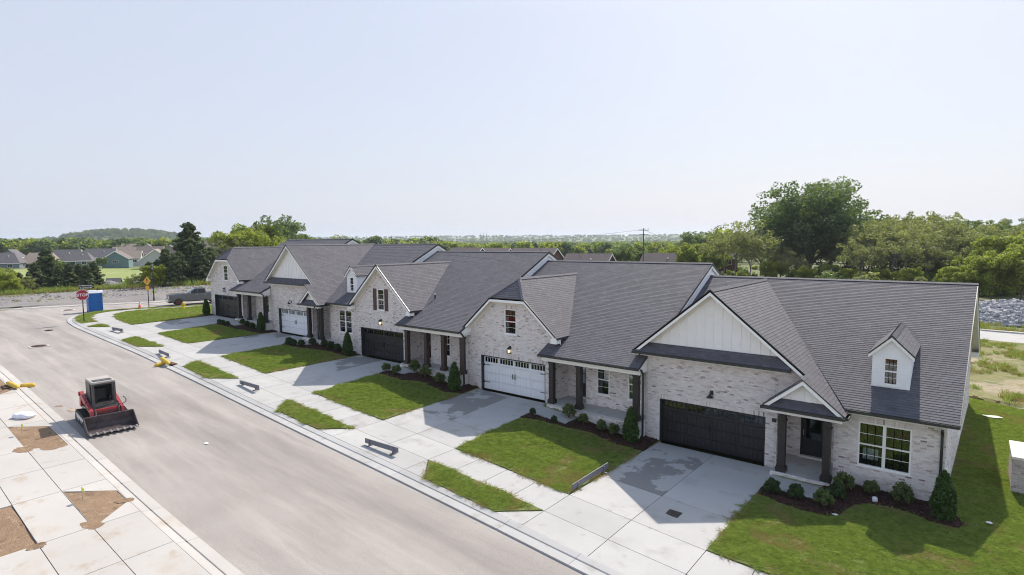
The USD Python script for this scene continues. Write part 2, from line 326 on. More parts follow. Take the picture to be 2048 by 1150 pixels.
def sheet(mb, poly, zf, cell=1.0, skirt=0.0, tone=.5):
    """The polygon's surface z = zf(x, y), cut into cells, with a skirt hanging from its edge."""
    for p in polys(poly):
        x0, y0, x1, y1 = p.bounds; pp = prep(p)
        xs = np.arange(math.floor(x0/cell)*cell, x1+cell, cell); ys = np.arange(math.floor(y0/cell)*cell, y1+cell, cell)
        zz = None
        for a, b in zip(xs[:-1], xs[1:]):
            for c, d in zip(ys[:-1], ys[1:]):
                q = sbox(a, c, b, d)
                if pp.contains(q):
                    v = [(a, c), (b, c), (b, d), (a, d)]
                    mb.add([(x, y, float(zf(x, y))) for x, y in v], [(0, 1, 2, 3)], tone)
                elif pp.intersects(q):
                    for r in polys(p.intersection(q)):
                        co = np.array(shapely.geometry.polygon.orient(r).exterior.coords)[:-1]
                        if abs(r.convex_hull.area-r.area) < 1e-5: fs = [tuple(range(len(co)))]
                        else: co, fs = trimesh.creation.triangulate_polygon(r, engine='earcut'); fs = [tuple(f) if np.cross(co[f[1]]-co[f[0]], co[f[2]]-co[f[0]]) > 0 else tuple(f[::-1]) for f in fs]
                        mb.add([(x, y, float(zf(x, y))) for x, y in co], fs, tone)
        if skirt:
            for ring in [p.exterior]+list(p.interiors):
                co = np.array(shapely.segmentize(ring, cell).coords); z = np.array([float(zf(x, y)) for x, y in co]); n = len(co)
                v = np.vstack([np.c_[co, z], np.c_[co, z-skirt]])
                fs = [(k+1, k, k+n, k+1+n) for k in range(n-1)]
                if Polygon(ring).exterior.is_ccw is False: fs = [f[::-1] for f in fs]
                mb.add(v, [f[::-1] for f in fs], tone)
    return mb
_sn = np.random.default_rng(5)

UNITS_DRIVE = {5: (-11.4, -6.0), 4: (-23.3, -17.9), 3: (-35.4, -29.75), 2: (-47.55, -41.7), 1: (-59.8, -53.7)}
GU = {5: -.07, 4: .68, 3: 1.33, 2: 1.96, 1: 2.54}                  # garage floor levels
GAP = .012
CD = (.27, 1.0)                                                     # direction of the cross street
def cross(x, y0, y): return (x+CD[0]*(y-y0), y)

# street outlines (canonical y, bent by wy)
near_lip = [(14, 14.3)]+[(x, 14.3) for x in range(12, -60, -3)]+bez((-61, 14.3), (-75.7, 14.3), (-73.3, 23))+[cross(-73.3, 23, y) for y in (40, 60, 95)]
near_lip = [(x, float(wy(x, y))) for x, y in near_lip]
far_lip = [(14, 7.2), (-64, 7.2)]+bez((-66, 7.2), (-77.5, 7.2), (-80.5, -2))+[cross(-80.5, -2, -40)]
west_lip = [cross(-82.2, 18.5, -40), cross(-82.2, 18.5, 95)]
road_poly = Polygon(near_lip+west_lip[::-1]+far_lip[::-1]).buffer(0)
def strip(path, d0, d1):
    """Band between two offsets to the side away from the road."""
    ls = LineString(path)
    a = ls.buffer(d1, single_sided=True, join_style=2); b = ls.buffer(d0, single_sided=True, join_style=2) if d0 != 0 else Polygon()
    return a.difference(b).buffer(0)
ZR = -.075
road = MB(); sheet(road, road_poly.buffer(.05), lambda x, y: G(x, y)+ZR-.055, 2.5)
obj('road', road, MAT['asphalt'], kind='structure', label='dusty tan asphalt street curving into a cross street', cat='road')

def sgn_strip(path, d0, d1):
    for s in (1, -1):
        q = strip(path, s*d0, s*d1)
        if q.area > 0 and q.difference(road_poly).area > .9*q.area: return q
    return q
kerb = thing('kerb', 'pale concrete rolled kerb and gutter along the street', 'kerb', kind='structure')
def kerb_run(path, s=1, step=3.0):
    ls = LineString(path); L = ls.length; n = int(L/step)
    for k in range(n):
        pts = []
        for j in range(3):
            a = k*step+GAP/2+(step-GAP)*j/2; p = np.array(ls.interpolate(a).coords[0]); q = np.array(ls.interpolate(min(a+.05, L)).coords[0]); t = q-p; t /= np.linalg.norm(t)+1e-9
            nrm = np.array([t[1], -t[0]])*s; pts.append((p, nrm))
        prof = [(0, -.30), (0, ZR+.0), (.34, ZR+.02), (.36, ZR-.01), (.385, ZR-.01), (.40, ZR+.035), (.60, -.006), (.66, .0), (.66, -.30)]
        if pts[0][0][0] > 13: continue
        m = MB(); rows = []
        for p, nrm in pts:
            g = float(G(*p)); rows += [(p[0]+nrm[0]*d, p[1]+nrm[1]*d, g+z) for d, z in prof]
        npf = len(prof); fs = []
        for r in range(2):
            for c in range(npf-1):
                f = (r*npf+c, r*npf+c+1, (r+1)*npf+c+1, (r+1)*npf+c); fs.append(f if s > 0 else f[::-1])
        fs.append(tuple(range(npf))); fs.append(tuple(range(2*npf, 3*npf))[::-1])
        m.add(rows, fs); obj('kerb_stone', m, MAT['concrete_new' if s < 0 else 'concrete'], kerb)
kerb_run(near_lip[1:], 1)      # running towards -x the houses' side is on the right of the path
kerb_run(far_lip, -1); kerb_run(west_lip, -1)

# pavements: every slab its own piece, 12 mm joints
def slab(parent, poly, mat, up=0.0, th=.13):
    for p in polys(poly.buffer(-GAP, join_style=2)):
        m = MB(); sheet(m, p, lambda x, y: G(x, y)+up, 1.6, skirt=th); obj('slab', m, MAT[mat], parent)
pavement = thing('pavement', 'jointed concrete pavement in front of the brick houses', 'pavement', kind='structure')
SW0, SW1, AP = 16.3, 18.0, 14.98
driveable = []
for u, (a, b) in UNITS_DRIVE.items():
    mid = (a+b)/2; g = GU[u]
    dr = thing('driveway', {5: 'driveway of the right end house with a dark square grate', 4: 'driveway before the near white garage door, pale grate in it', 3: 'driveway before the garage of the house with brown shutters', 2: 'driveway before the far white garage door, damp left side', 1: 'farthest driveway, before the left end house'}[u], 'driveway', kind='structure')
    for k, (x0, x1) in enumerate(((a, mid), (mid, b))):
        for y0, y1 in ((SW1, 20.3), (20.3, 25.3)):
            y0w = y0 if y0 > SW1 else SW1
            slab(dr, WP([(x0, y0w), (x1, y0w), (x1, y1), (x0, y1)]), 'concrete_damp' if k == 0 and y0 > 19 else 'concrete')
        slab(dr, WP([(x0, SW0), (x1, SW0), (x1, SW1), (x0, SW1)]), 'concrete')
        slab(dr, WP([(x0, AP), (x1, AP), (x1, SW0), (x0, SW0)]), 'concrete')
    slab(dr, WP([(a-1.3, AP), (a, AP), (a, SW0)]), 'concrete'); slab(dr, WP([(b, AP), (b+1.25, AP), (b, SW0)]), 'concrete')
    driveable.append(WP([(a, SW0), (b, SW0), (b, 25.4), (a, 25.4)])); driveable.append(WP([(a-1.3, AP), (b+1.25, AP), (b, SW0), (a, SW0)]))
edges = [12]+[v for u in (5, 4, 3, 2, 1) for v in UNITS_DRIVE[u][::-1]]+[-62.5]
for r, l in zip(edges[0::2], edges[1::2]):                     # between the driveways
    n = max(1, int(round((r-l)/1.55)))
    for k in range(n):
        x0, x1 = l+(r-l)*k/n, l+(r-l)*(k+1)/n
        slab(pavement, WP([(x0, SW0), (x1, SW0), (x1, SW1), (x0, SW1)]), 'concrete')
inner = bez((-62.5, 18.0), (-72, 18.2), (-70.6, 24.5), 9)+[cross(-70.6, 24.5, y) for y in (27, 30, 34, 38, 42, 50, 60)]
outer = bez((-62.5, 16.3), (-73.2, 16.2), (-71.9, 23.5), 9)+[cross(-71.9, 23.5, y) for y in (26, 29, 33, 37, 41, 49, 59)]
for k in range(len(inner)-1):
    slab(pavement, Polygon([inner[k], inner[k+1], outer[k+1], outer[k]]).buffer(0), 'concrete')
walk_corner = Polygon(inner+outer[::-1]).buffer(0)
ramp = Polygon([(-63.9, 16.3), (-62.5, 16.3), (-61.5, 14.98), (-63.6, 15.05)])
slab(pavement, ramp, 'concrete')
# the opposite pavement, with bare planting pits
opposite = thing('far_pavement', 'new pale concrete pavement across the street beside the loader', 'pavement', kind='structure')
OS0, OS1, OK = 3.75, 5.15, 6.54
xj = [12, 8, 4, 0, -3.5, -7, -10, -13, -16.2, -19.2, -22.1, -25.7, -28.4, -31.1, -34.8, -38, -41, -44, -47, -50, -53, -56, -59, -62, -65]
pits = [Polygon([(-25.63, 5.18), (-24.35, 6.5), (-23.2, 6.5), (-22.05, 5.18)]), Polygon([(-34.81, 5.15), (-33.7, 6.45), (-30.5, 6.45), (-31.15, 5.15)]), Polygon([(-46.8, 5.18), (-45.9, 6.45), (-41.6, 6.45), (-40.4, 5.18)])]
lots = [Polygon([(-25.72, 3.72), (-22.1, 3.75), (-22.15, -8), (-25.8, -8)]), Polygon([(-43, 3.72), (-34.9, 3.72), (-34.9, -8), (-43, -8)]), Polygon([(-64, 3.72), (-47, 3.72), (-47, -8), (-64, -8)])]
nopit = unary_union(pits)
for x1, x0 in zip(xj[:-1], xj[1:]):
    slab(opposite, sbox(x0, OS0, x1, OS1), 'concrete_new')
    slab(opposite, sbox(x0, OS1, x1, OK).difference(nopit), 'concrete_new')
    if not any(l.intersects(sbox(x0+.2, 2, x1-.2, 3)) for l in lots): slab(opposite, sbox(x0, .6, x1, OS0), 'concrete_new')
bed = MB()
sheet(bed, unary_union([WP([(12, 14.8), (-64, 14.8), (-64, 18.05), (12, 18.05)]), walk_corner]), lambda x, y: G(x, y)-.06, 2.0)
sheet(bed, sbox(-65, .5, 12, 6.6), lambda x, y: G(x, y)-.06, 2.0)
for d in driveable[0::2]: sheet(bed, d, lambda x, y: G(x, y)-.06, 2.0)
obj('slab_bed', bed, MAT['joint_dark'], kind='structure', label='dark joint bed under the concrete slabs', cat='ground')

def rough(amp, sc, seed):
    def f(x, y): return float(amp*(meshkit.fbm(np.array([x*sc, y*sc, 0.]), 3, seed)-.5))
    return f
soil = MB(); r1 = rough(.10, 1.3, 3)
for p in pits: sheet(soil, p, lambda x, y: G(x, y)-.02+r1(x, y), .3)
for p in lots: sheet(soil, p, lambda x, y: G(x, y)-.03+r1(x, y), .6)
obj('bare_soil', soil, MAT['soil'], kind='structure', label='bare brown soil pits between the far slabs', cat='soil')

# mulch beds (measured outlines) and front lawns
BEDS = {5: [(-5.97, 22.75), (-5.9, 22.2), (-4.72, 21.8), (-3.62, 21.8), (-3.18, 22.15), (-2.98, 23.3), (-2.5, 24.0), (-1.79, 24.2), (-1.17, 24.0), (-.59, 23.75), (.12, 23.8), (.25, 24.3), (-.2, 25.5), (-3.9, 25.5), (-4.1, 24.5), (-4.1, 23.0), (-5.95, 23.0)],
        4: [(-17.85, 23.35), (-15.6, 23.4), (-15.6, 24.7), (-12.3, 24.7), (-12.2, 25.5), (-11.45, 25.45), (-11.42, 23.6), (-13.0, 23.4), (-14.2, 23.7), (-15.2, 23.2), (-16.3, 23.0), (-17.85, 22.6)],
        3: [(-29.7, 23.5), (-28.4, 23.5), (-27.8, 24.6), (-24.3, 24.7), (-24.3, 25.5), (-23.4, 25.45), (-23.35, 23.9), (-24.3, 23.4), (-26.5, 23.6), (-27.7, 22.8), (-29.7, 22.7)],
        2: [(-41.65, 23.2), (-40.1, 23.3), (-39.6, 24.6), (-39.3, 25.5), (-36.2, 25.5), (-35.45, 25.45), (-35.45, 24.4), (-37.4, 24.3), (-38.6, 23.7), (-40.0, 22.9), (-41.65, 22.6)],
        1: [(-53.65, 23.4), (-51.5, 23.5), (-51.3, 24.6), (-48.6, 24.7), (-48.5, 25.5), (-47.6, 25.45), (-47.6, 23.9), (-49.5, 23.6), (-51.5, 22.9), (-53.65, 22.7)],
        0: [(-61.3, 24.3), (-59.85, 24.3), (-59.85, 25.4), (-61.2, 25.4)]}
bed_polys = {k: Polygon(v).buffer(0) for k, v in BEDS.items()}
for u, p in bed_polys.items():
    m = MB(); r2 = rough(.11, 3.0, 11+u)
    sheet(m, p, lambda x, y: G(x, y)+.07+r2(x, y), .22, skirt=.12)
    obj('mulch_bed', m, MAT['mulch'], kind='stuff', label={5: 'dark brown mulch bed under the big twin window at right', 4: 'mulch bed along the porch beside the near white garage', 3: 'mulch bed along the porch with four brown posts', 2: 'mulch bed with a row of round dark bushes', 1: 'mulch bed before the farthest porch', 0: 'small mulch patch at the far left corner of the houses'}[u], cat='mulch')
walks = {5: Polygon([(-5.98, 23.05), (-4.12, 23.05), (-4.12, 24.5), (-5.98, 24.5)]), 4: Polygon([(-17.88, 23.4), (-15.65, 23.4), (-15.65, 24.7), (-17.88, 24.7)]), 3: Polygon([(-29.73, 23.55), (-28.45, 23.55), (-27.9, 24.7), (-29.73, 24.7)]),
         2: Polygon([(-41.68, 23.35), (-40.15, 23.35), (-39.7, 24.7), (-41.68, 24.7)]), 1: Polygon([(-53.68, 23.5), (-51.6, 23.5), (-51.6, 24.7), (-53.68, 24.7)])}
for u, p in walks.items(): slab(pavement, p, 'concrete', .03)
hard = unary_union(driveable+list(bed_polys.values())+list(walks.values()))
front = unary_union([WP([(l, SW1), (r, SW1), (r, 25.55), (l, 25.55)]) for l, r in ((-17.9, -11.4), (-29.75, -23.3), (-41.7, -35.4), (-53.7, -47.55))])
right_lawn = unary_union([WP([(-6.0, SW1), (13, SW1), (13, 25.6), (-6, 25.6)]), Polygon([(-.25, 25.5), (13, 25.5), (13, 43.2), (4, 43.3), (1.6, 44.3), (.2, 44.6)])])
left_lawn = Polygon([(-59.8, 18.0), (-62.4, 18.0)]+inner+[(-61, 60), (-61, 25.5), (-59.8, 25.4)]).buffer(0)
lip_poly = LineString(near_lip)
verge = unary_union([WP([(a, AP), (b, AP), (c, SW0), (d, SW0)]) for a, b, c, d in ((-16.6, -12.75, -11.42, -17.85), (-28.4, -24.65, -23.32, -29.7), (-40.4, -36.75, -35.42, -41.65), (-52.4, -48.9, -47.6, -53.6))]+[Polygon([(-61.35, 15.02), (-61.1, 15.0), (-59.85, 16.25), (-62.3, 16.25)])])
right_verge = WP([(-4.7, AP), (13, AP), (13, SW0), (-5.9, SW0)])
corner_verge = Polygon([(-63.7, 15.15), (-64.0, 16.25)]+outer[1:]+[cross(-73.3, 23, 59)][:0]+[(p[0]+.72*a, p[1]+.72*b) for p, (a, b) in []]).buffer(0)
lip_in = strip(near_lip, 0, 3.6)
lip_in = next(q for q in (strip(near_lip, 0, 3.6), strip(near_lip, 0, -3.6)) if q.difference(road_poly).area > .8*q.area)
kerb_band = next(q for q in (strip(near_lip, 0, .68), strip(near_lip, 0, -.68)) if q.difference(road_poly).area > .8*q.area)
corner_verge = lip_in.difference(kerb_band).difference(walk_corner).difference(ramp.buffer(.02)).intersection(sbox(-90, 14, -63.6, 60)).difference(Polygon(inner+[(-60, 60), (-60, 18.0)]).buffer(0))
lawn_poly = unary_union([front, right_lawn, left_lawn]).difference(hard).difference(sbox(-60.9, 25.45, -.3, 44))
lawn_all = unary_union([lawn_poly, verge, right_verge, corner_verge]).difference(Polygon(inner+outer[::-1]).buffer(0)).buffer(-.015)
r3 = rough(.05, .8, 21)
lawn = MB(); sheet(lawn, lawn_all, lambda x, y: G(x, y)+.035+r3(x, y), .6, skirt=.14)
obj('lawn', lawn, MAT['sod'], kind='structure', label='freshly laid green sod with straw coloured patches', cat='lawn')

# the wide terrain sheet
def hill(x, y, cx, cy, ax, ay, rot, h):
    c, s = math.cos(rot), math.sin(rot); u = ((x-cx)*c+(y-cy)*s)/ax; v = (-(x-cx)*s+(y-cy)*c)/ay
    return h*np.exp(-(u*u+v*v)**1.4)
def TZ(x, y):
    x = np.asarray(x, float); y = np.asarray(y, float)
    near = np.where(y < 25, G(np.clip(x, -130, 30), np.clip(y, 0, 25)), zg(np.clip(x, -130, 30)))
    far_left = np.interp(x, [-4000, -400, -270, -200, -150, -128, -112, -100], [6, 3.0, 2.0, 1.2, .4, .8, 2.2, 2.6])
    z = np.where(x < -100, far_left, near)
    d = np.interp(y, [20, 44, 60, 110, 200, 600, 3000], [0, 0, .25, .8, 1., 1., 1.])
    z = z*(1-d)+d*np.interp(y, [0, 100, 200, 600, 3000], [-.4, -.4, -.2, -4, -8])
    R = np.hypot(x, y); z = z+np.interp(R, [0, 2200, 3600, 5200, 9000], [0, 0, 46, 62, 40])*(.75+.5*meshkit.fbm(np.stack([x/700, y/700, 0*x], -1), 3, 9))*(y > -800)
    z = z+hill(x, y, -1755, 525, 135, 240, math.atan2(.63, .777), 34)+hill(x, y, -1620, 610, 200, 260, math.atan2(.63, .777), 14)
    built = (x > -84) & (x < 13.5) & (y > -1) & (y < 44.5)
    z = np.where(built, z-.35, z-.06)
    return z
def grid_lines(lo, hi, dense0, dense1, step):
    c = list(np.arange(dense0, dense1+1e-6, step)); g = step
    while c[-1] < hi: g *= 1.13; c.append(c[-1]+g)
    g = step
    while c[0] > lo: g *= 1.13; c.insert(0, c[0]-g)
    return np.array(c)
gx = grid_lines(-9000, 9000, -135, 20, 1.5); gy = grid_lines(-3000, 9000, -8, 100, 1.5)
X, Y = np.meshgrid(gx, gy, indexing='ij'); Z = TZ(X, Y)+np.where((X < 14) & (X > -84) & (Y < 44), 0, .25)*(meshkit.fbm(np.stack([X*.25, Y*.25, 0*X], -1), 3, 4)-.5)
idx = np.arange(X.size).reshape(X.shape)
tm = MB(); tm.arr(np.stack([X, Y, Z], -1).reshape(-1, 3), np.stack([idx[:-1, :-1], idx[1:, :-1], idx[1:, 1:], idx[:-1, 1:]], -1).reshape(-1, 4))
obj('terrain', tm, MAT['terrain'], kind='structure', label='wide rolling ground reaching to the hazy horizon', cat='terrain')
def Tz(x, y): return float(TZ(np.array(float(x)), np.array(float(y))))
# worked ground beyond the cross street, and the field behind the right end house
gl = MB(); r4 = rough(.35, .35, 31)
sheet(gl, Polygon([cross(-82.9, 18.5, -12), cross(-82.9, 18.5, 52), (-100, 60), (-113, 40), (-118, 26), (-121, 12), (-122, -12)]), lambda x, y: Tz(x, y)+.20+r4(x, y), 1.5, skirt=.4)
obj('gravel_lot', gl, MAT['gravel_lot'], kind='structure', label='bare lot of grey gravel and orange dirt across the cross street', cat='ground')
fd = MB(); r5 = rough(.3, .5, 33)
sheet(fd, Polygon([(-11, 44.8), (.2, 44.75), (1.6, 44.45), (4, 43.4), (14, 43.3), (25, 43), (25, 71.2), (-30, 72.5), (-30, 50)]), lambda x, y: Tz(x, y)+.15+.8*r5(x, y), 1.0, skirt=.4)
obj('rough_field', fd, MAT['field'], kind='structure', label='rough field of bare dirt and yellowing grass behind the right end house', cat='field')
br = MB(); sheet(br, Polygon([(-40, 73.5), (30, 71.0), (30, 77.5), (-40, 80.5)]), lambda x, y: Tz(x, y)+.10, 3)
obj('back_road', br, MAT['concrete'], kind='structure', label='pale road crossing behind the rough field', cat='road')
bk = MB()
for k in range(23): bk.prism([(-40+3*k, 80.6-.1304*k, Tz(-40+3*k, 80.5)), (-37.02+3*k, 80.47-.1304*k, Tz(-37+3*k, 80.5)), (-37.02+3*k, 81.0-.1304*k, Tz(-37+3*k, 80.5)), (-40+3*k, 81.1-.1304*k, Tz(-40+3*k, 80.5))], (0, 0, .26))
obj('back_kerb', bk, MAT['concrete_new'], kind='structure', label='white kerb on the far side of the back road', cat='kerb')

md = MB(); sheet(md, Polygon([(-134, 28), (-128, 62), (-250, 105), (-262, 60), (-250, 38), (-180, 30)]), lambda x, y: Tz(x, y)+.12, 6)
obj('meadow', md, MAT['meadow'], kind='structure', label='bright green mown slope below the slate coloured houses', cat='meadow')
dl = MB(); sheet(dl, Polygon([(-64, .55), (12, .55), (12, -45), (-64, -45)]).difference(unary_union(lots)), lambda x, y: Tz(x, y)+.42, 4, skirt=.4)
obj('building_plot', dl, MAT['soil'], kind='structure', label='bare tan building plots across the street', cat='soil')

# soil carried over the slabs and the road beside the pits
def blob(cx, cy, r, seed, el=1.0, rot=0.0):
    a = np.linspace(0, 2*PI, 40, endpoint=False); q = meshkit.fbm(np.c_[np.cos(a)*1.6, np.sin(a)*1.6, np.full(40, seed*3.3)], 4, seed); rr = r*(.35+1.3*q)
    x, y = np.cos(a)*rr*el, np.sin(a)*rr; return Polygon(np.c_[cx+x*math.cos(rot)-y*math.sin(rot), cy+x*math.sin(rot)+y*math.cos(rot)]).buffer(0)
sp = MB(); on_road = MB()
for k, (x, y, r, el) in enumerate([(-30.8, 6.0, .42, 1.0), (-31.2, 5.05, .3, 1.5), (-22.25, 5.2, .26, 1.3), (-23.3, 6.45, .2, 1.4), (-22.0, 3.7, .2, 1.2)]):
    sheet(sp, blob(x, y, r, k+1, el, .3*k), lambda a, b: G(a, b)+.006, .5)
for k, (x, y, r, el) in enumerate([(-36.0, 7.9, .20, 2.0), (-35.6, 8.3, .13, 2.0), (-37.1, 7.6, .12, 1.6)]):
    sheet(on_road, blob(x, y, r, k+31, el, .4*k), lambda a, b: G(a, b)+ZR-.045, .5)
obj('soil_spill', sp, MAT['soil'], kind='stuff', label='brown soil tracked over the far pavement slabs beside the pits', cat='soil'); obj('road_dirt', on_road, MAT['soil_thin'], kind='stuff', label='smears of brown dirt on the asphalt beside the loader', cat='soil')

# ------------------------------------------------------------------ the row of five brick houses
rng = np.random.default_rng(7)
CAM = np.array([0, 0, CAM_Z])
def plane(a, b, c): return lambda x, y: a+b*x+c*y        # z = a + b x + c y

def deck(mb, poly, zf, th=.10, tone=.5):
    """Roof boarding: the plan polygon lifted onto a plane, given thickness downwards."""
    for p in polys(poly):
        co = np.array(shapely.geometry.polygon.orient(p).exterior.coords)[:-1]
        mb.prism([(x, y, zf(x, y)-.006) for x, y in co], (0, 0, -th), tone)

def shingles(poly, zf, coef, rows=.145, seed=1, butt=None):
    """Overlapping shingle tabs laid in courses over a sloping plan polygon: list of (verts, faces, tone, centre)."""
    b, c = coef; g = math.hypot(b, c); up = np.array([b, c])/g; al = np.array([-up[1], up[0]])
    if al[0] < 0: al = -al
    k = math.sqrt(1+g*g); nrm = np.array([-b, -c, 1.])/k
    out = []; r = np.random.default_rng(seed)
    for p in polys(poly):
        co = np.array(p.exterior.coords); st = np.c_[co@al, (co@up)*k]
        q = Polygon(st); pq = prep(q); s0, t0, s1, t1 = q.bounds
        t = t0
        while t < t1:
            s = s0-r.uniform(0, .4)
            while s < s1:
                w = r.uniform(.22, .38); cell = sbox(s, t, s+w-.006, t+rows+.01)
                if pq.contains(cell): pts = [(s, t), (s+w-.006, t), (s+w-.006, t+rows+.01), (s, t+rows+.01)]
                elif pq.intersects(cell):
                    it = polys(q.intersection(cell)); pts = list(shapely.geometry.polygon.orient(it[0]).exterior.coords)[:-1] if it and it[0].area > .0015 else None
                else: pts = None
                if pts:
                    n = len(pts); thick = (.011 if seed//10 == 5 else .007)+.004*r.random(); lift = [thick*(1-(tt-t)/(rows+.01))+.002 for _, tt in pts]
                    base = [np.array([*(al*ss+up*tt/k), 0]) for ss, tt in pts]
                    top = [np.array([x[0], x[1], zf(x[0], x[1])])+nrm*l for x, l in zip(base, lift)]
                    low = [np.array([x[0], x[1], zf(x[0], x[1])]) for x in base]
                    tone = float(np.clip(r.normal(.5, .12), 0, 1))
                    out.append((np.array(top+low), [tuple(range(n))]+[(j, j+n, (j+1) % n+n, (j+1) % n) for j in range(n)], tone, np.mean(top, 0)))
                s += w
            t += rows*r.uniform(.97, 1.03)
    return out

def bricks(poly, o, sd, nd, seed=1, base=0.0, soldier=()):
    """Running-bond bricks standing 6 mm proud of the mortar over a polygon in (along, up); soldier: rectangles of upright bricks."""
    o, sd, nd = (np.asarray(q, float) for q in (o, sd, nd)); up = np.array([0, 0, 1.]); r = np.random.default_rng(seed); out = []
    def put(p4, tone, full):
        v = np.array([o+sd*s+up*z for s, z in p4]); n = len(v); f = v+nd*(.006+r.uniform(-.0015, .002))
        vv = np.vstack([v, f]); ccw = np.dot(np.cross(sd, up), nd) > 0
        top = tuple(range(n, 2*n)); sides = [(k, (k+1) % n, (k+1) % n+n, k+n) for k in range(n)]
        if not ccw: top = top[::-1]; sides = [q[::-1] for q in sides]
        out.append((vv, [top]+sides, tone, f.mean(0), full))
    def tone():
        x = r.random()
        return float(np.clip(r.normal(.62, .12) if x < .74 else r.normal(.40, .1) if x < .945 else r.normal(.14, .08), 0, 1))
    for (a, b, c, d) in soldier:
        n = max(1, int((b-a)/.067)); w = (b-a)/n
        for k in range(n): put([(a+k*w+.005, c), (a+(k+1)*w-.005, c), (a+(k+1)*w-.005, d), (a+k*w+.005, d)], tone(), False)
    hole = [sbox(a-.004, c-.004, b+.004, d+.004) for a, b, c, d in soldier]
    if hole: poly = poly.difference(unary_union(hole))
    for p in polys(poly):
        pp = prep(p); s0, z0, s1, z1 = p.bounds; row = int(math.floor((z0-base)/.0677))
        while base+row*.0677 < z1:
            z = base+row*.0677; s = math.floor(s0/.203)*.203-(.1015 if row % 2 else 0)
            while s < s1:
                cell = sbox(s, z, s+.193, z+.0577)
                if pp.contains(cell): put([(s, z), (s+.193, z), (s+.193, z+.0577), (s, z+.0577)], tone(), True)
                elif pp.intersects(cell):
                    for it in polys(p.intersection(cell)):
                        if it.area > .0012: put(list(shapely.geometry.polygon.orient(it.simplify(.002)).exterior.coords)[:-1], tone(), False)
                s += .203
            row += 1
    return out

def pour(pieces):
    mb = MB()
    for p in pieces: mb.add(p[0], p[1], p[2])
    return mb
def individual(pieces, name, mat, host, n=300, restname=None, full=False):
    """The n pieces nearest the camera as parts of their own, the rest joined into one part."""
    order = sorted(range(len(pieces)), key=lambda k: (0 if (not full or pieces[k][4]) else 1e3)+np.linalg.norm(pieces[k][3]-CAM))
    near = set(order[:n])
    for k in order[:n]: obj(name, MB().add(pieces[k][0], pieces[k][1], pieces[k][2]), mat, host)
    obj(restname or name, pour([p for k, p in enumerate(pieces) if k not in near]), mat, host, kind='stuff')

def plate(mb, xz, y0, y1): mb.prism([(x, y0, z) for x, z in xz], (0, y1-y0, 0))

def wall_panel(mb, poly, o, sd, nd, th=.12):
    """Solid backing of a wall, its front face on the plane."""
    o, sd, nd = (np.asarray(q, float) for q in (o, sd, nd))
    for p in polys(poly):
        tris = trimesh.creation.triangulate_polygon(p, engine='earcut'); v2, f = tris
        P = np.array([o+sd*s+np.array([0, 0, z]) for s, z in v2])
        flip = np.dot(np.cross(sd, (0, 0, 1)), nd) < 0
        fs = []
        for a, b, c in f:
            if ((v2[b]-v2[a])[0]*(v2[c]-v2[a])[1]-(v2[b]-v2[a])[1]*(v2[c]-v2[a])[0] < 0) != flip: b, c = c, b
            fs.append((a, b, c))
        n = len(P); mb.add(np.vstack([P, P-nd*th]), fs+[tuple(k+n for k in q[::-1]) for q in fs])
        for ring in [p.exterior]+list(p.interiors):
            co = np.array(ring.coords)
            for (a, b), (c, d) in zip(co[:-1], co[1:]):
                A = o+sd*a+np.array([0, 0, b]); B = o+sd*c+np.array([0, 0, d]); mb.add([A, B, B-nd*th, A-nd*th], [(0, 1, 2, 3)])

def window(host, x0, x1, z0, z1, y, cols=3, rows=2, units=1, label=None, blind=False):
    """Double-hung window set in a wall facing -y; its panes are pieces of their own."""
    fr = MB(); w = (x1-x0)/units; pan = []
    yf = y-.012
    for u in range(units):
        a, b = x0+u*w, x0+(u+1)*w; t = .055
        fr.box(a, a+t, yf, y+.09, z0, z1); fr.box(b-t, b, yf, y+.09, z0, z1); fr.box(a+t, b-t, yf+.002, y+.09, z0, z0+t); fr.box(a+t, b-t, yf+.002, y+.09, z1-t, z1)
        zm = (z0+z1)/2; fr.box(a+t, b-t, yf+.012, y+.09, zm-.028, zm+.028)
        for s, (c, d) in enumerate(((z0+t, zm-.028), (zm+.028, z1-t))):
            yy = y+(.055 if s == 0 else .03)
            for i in range(cols):
                for j in range(rows):
                    g = .010; p0 = a+t+(b-a-2*t)*i/cols; p1 = a+t+(b-a-2*t)*(i+1)/cols; q0 = c+(d-c)*j/rows; q1 = c+(d-c)*(j+1)/rows
                    pan.append((p0+(g if i else 0), p1-(g if i < cols-1 else 0), yy, q0+(g if j else 0), q1-(g if j < rows-1 else 0)))
                    if i: fr.box(p0-g, p0+g, yy-.012, yy+.014, c, d)
            for j in range(1, rows): q = c+(d-c)*j/rows; fr.box(a+t, b-t, yy-.010, yy+.012, q-.010, q+.010)
    fr.box(x0-.05, x1+.05, yf-.03, y+.02, z0-.05, z0-.001)
    f = obj('window', fr, MAT['white_paint'], host, label=label)
    for p0, p1, yy, q0, q1 in pan: obj('pane', MB().box(p0, p1, yy, yy+.006, q0, q1), MAT['glass'], f)
    rm = MB(); rm.box(x0+.06, x1-.06, y+.85, y+.87, z0, z1); rm.box(x0, x0+.02, y+.1, y+.85, z0, z1); rm.box(x1-.02, x1, y+.1, y+.85, z0, z1); rm.box(x0+.02, x1-.02, y+.1, y+.85, z0-.02, z0); rm.box(x0+.02, x1-.02, y+.1, y+.85, z1, z1+.02)
    obj('room', rm, MAT['room_dark'], f)
    if blind:
        cm = MB(); n = 9
        for k in range(n):
            xx = x0+.08+(x1-x0-.16)*.36*k/n; cm.box(xx, xx+.035, y+.13+.02*(k % 2), y+.15+.02*(k % 2), z0+.05, z1-.05)
        obj('curtain', cm, MAT['curtain'], f)
    return f

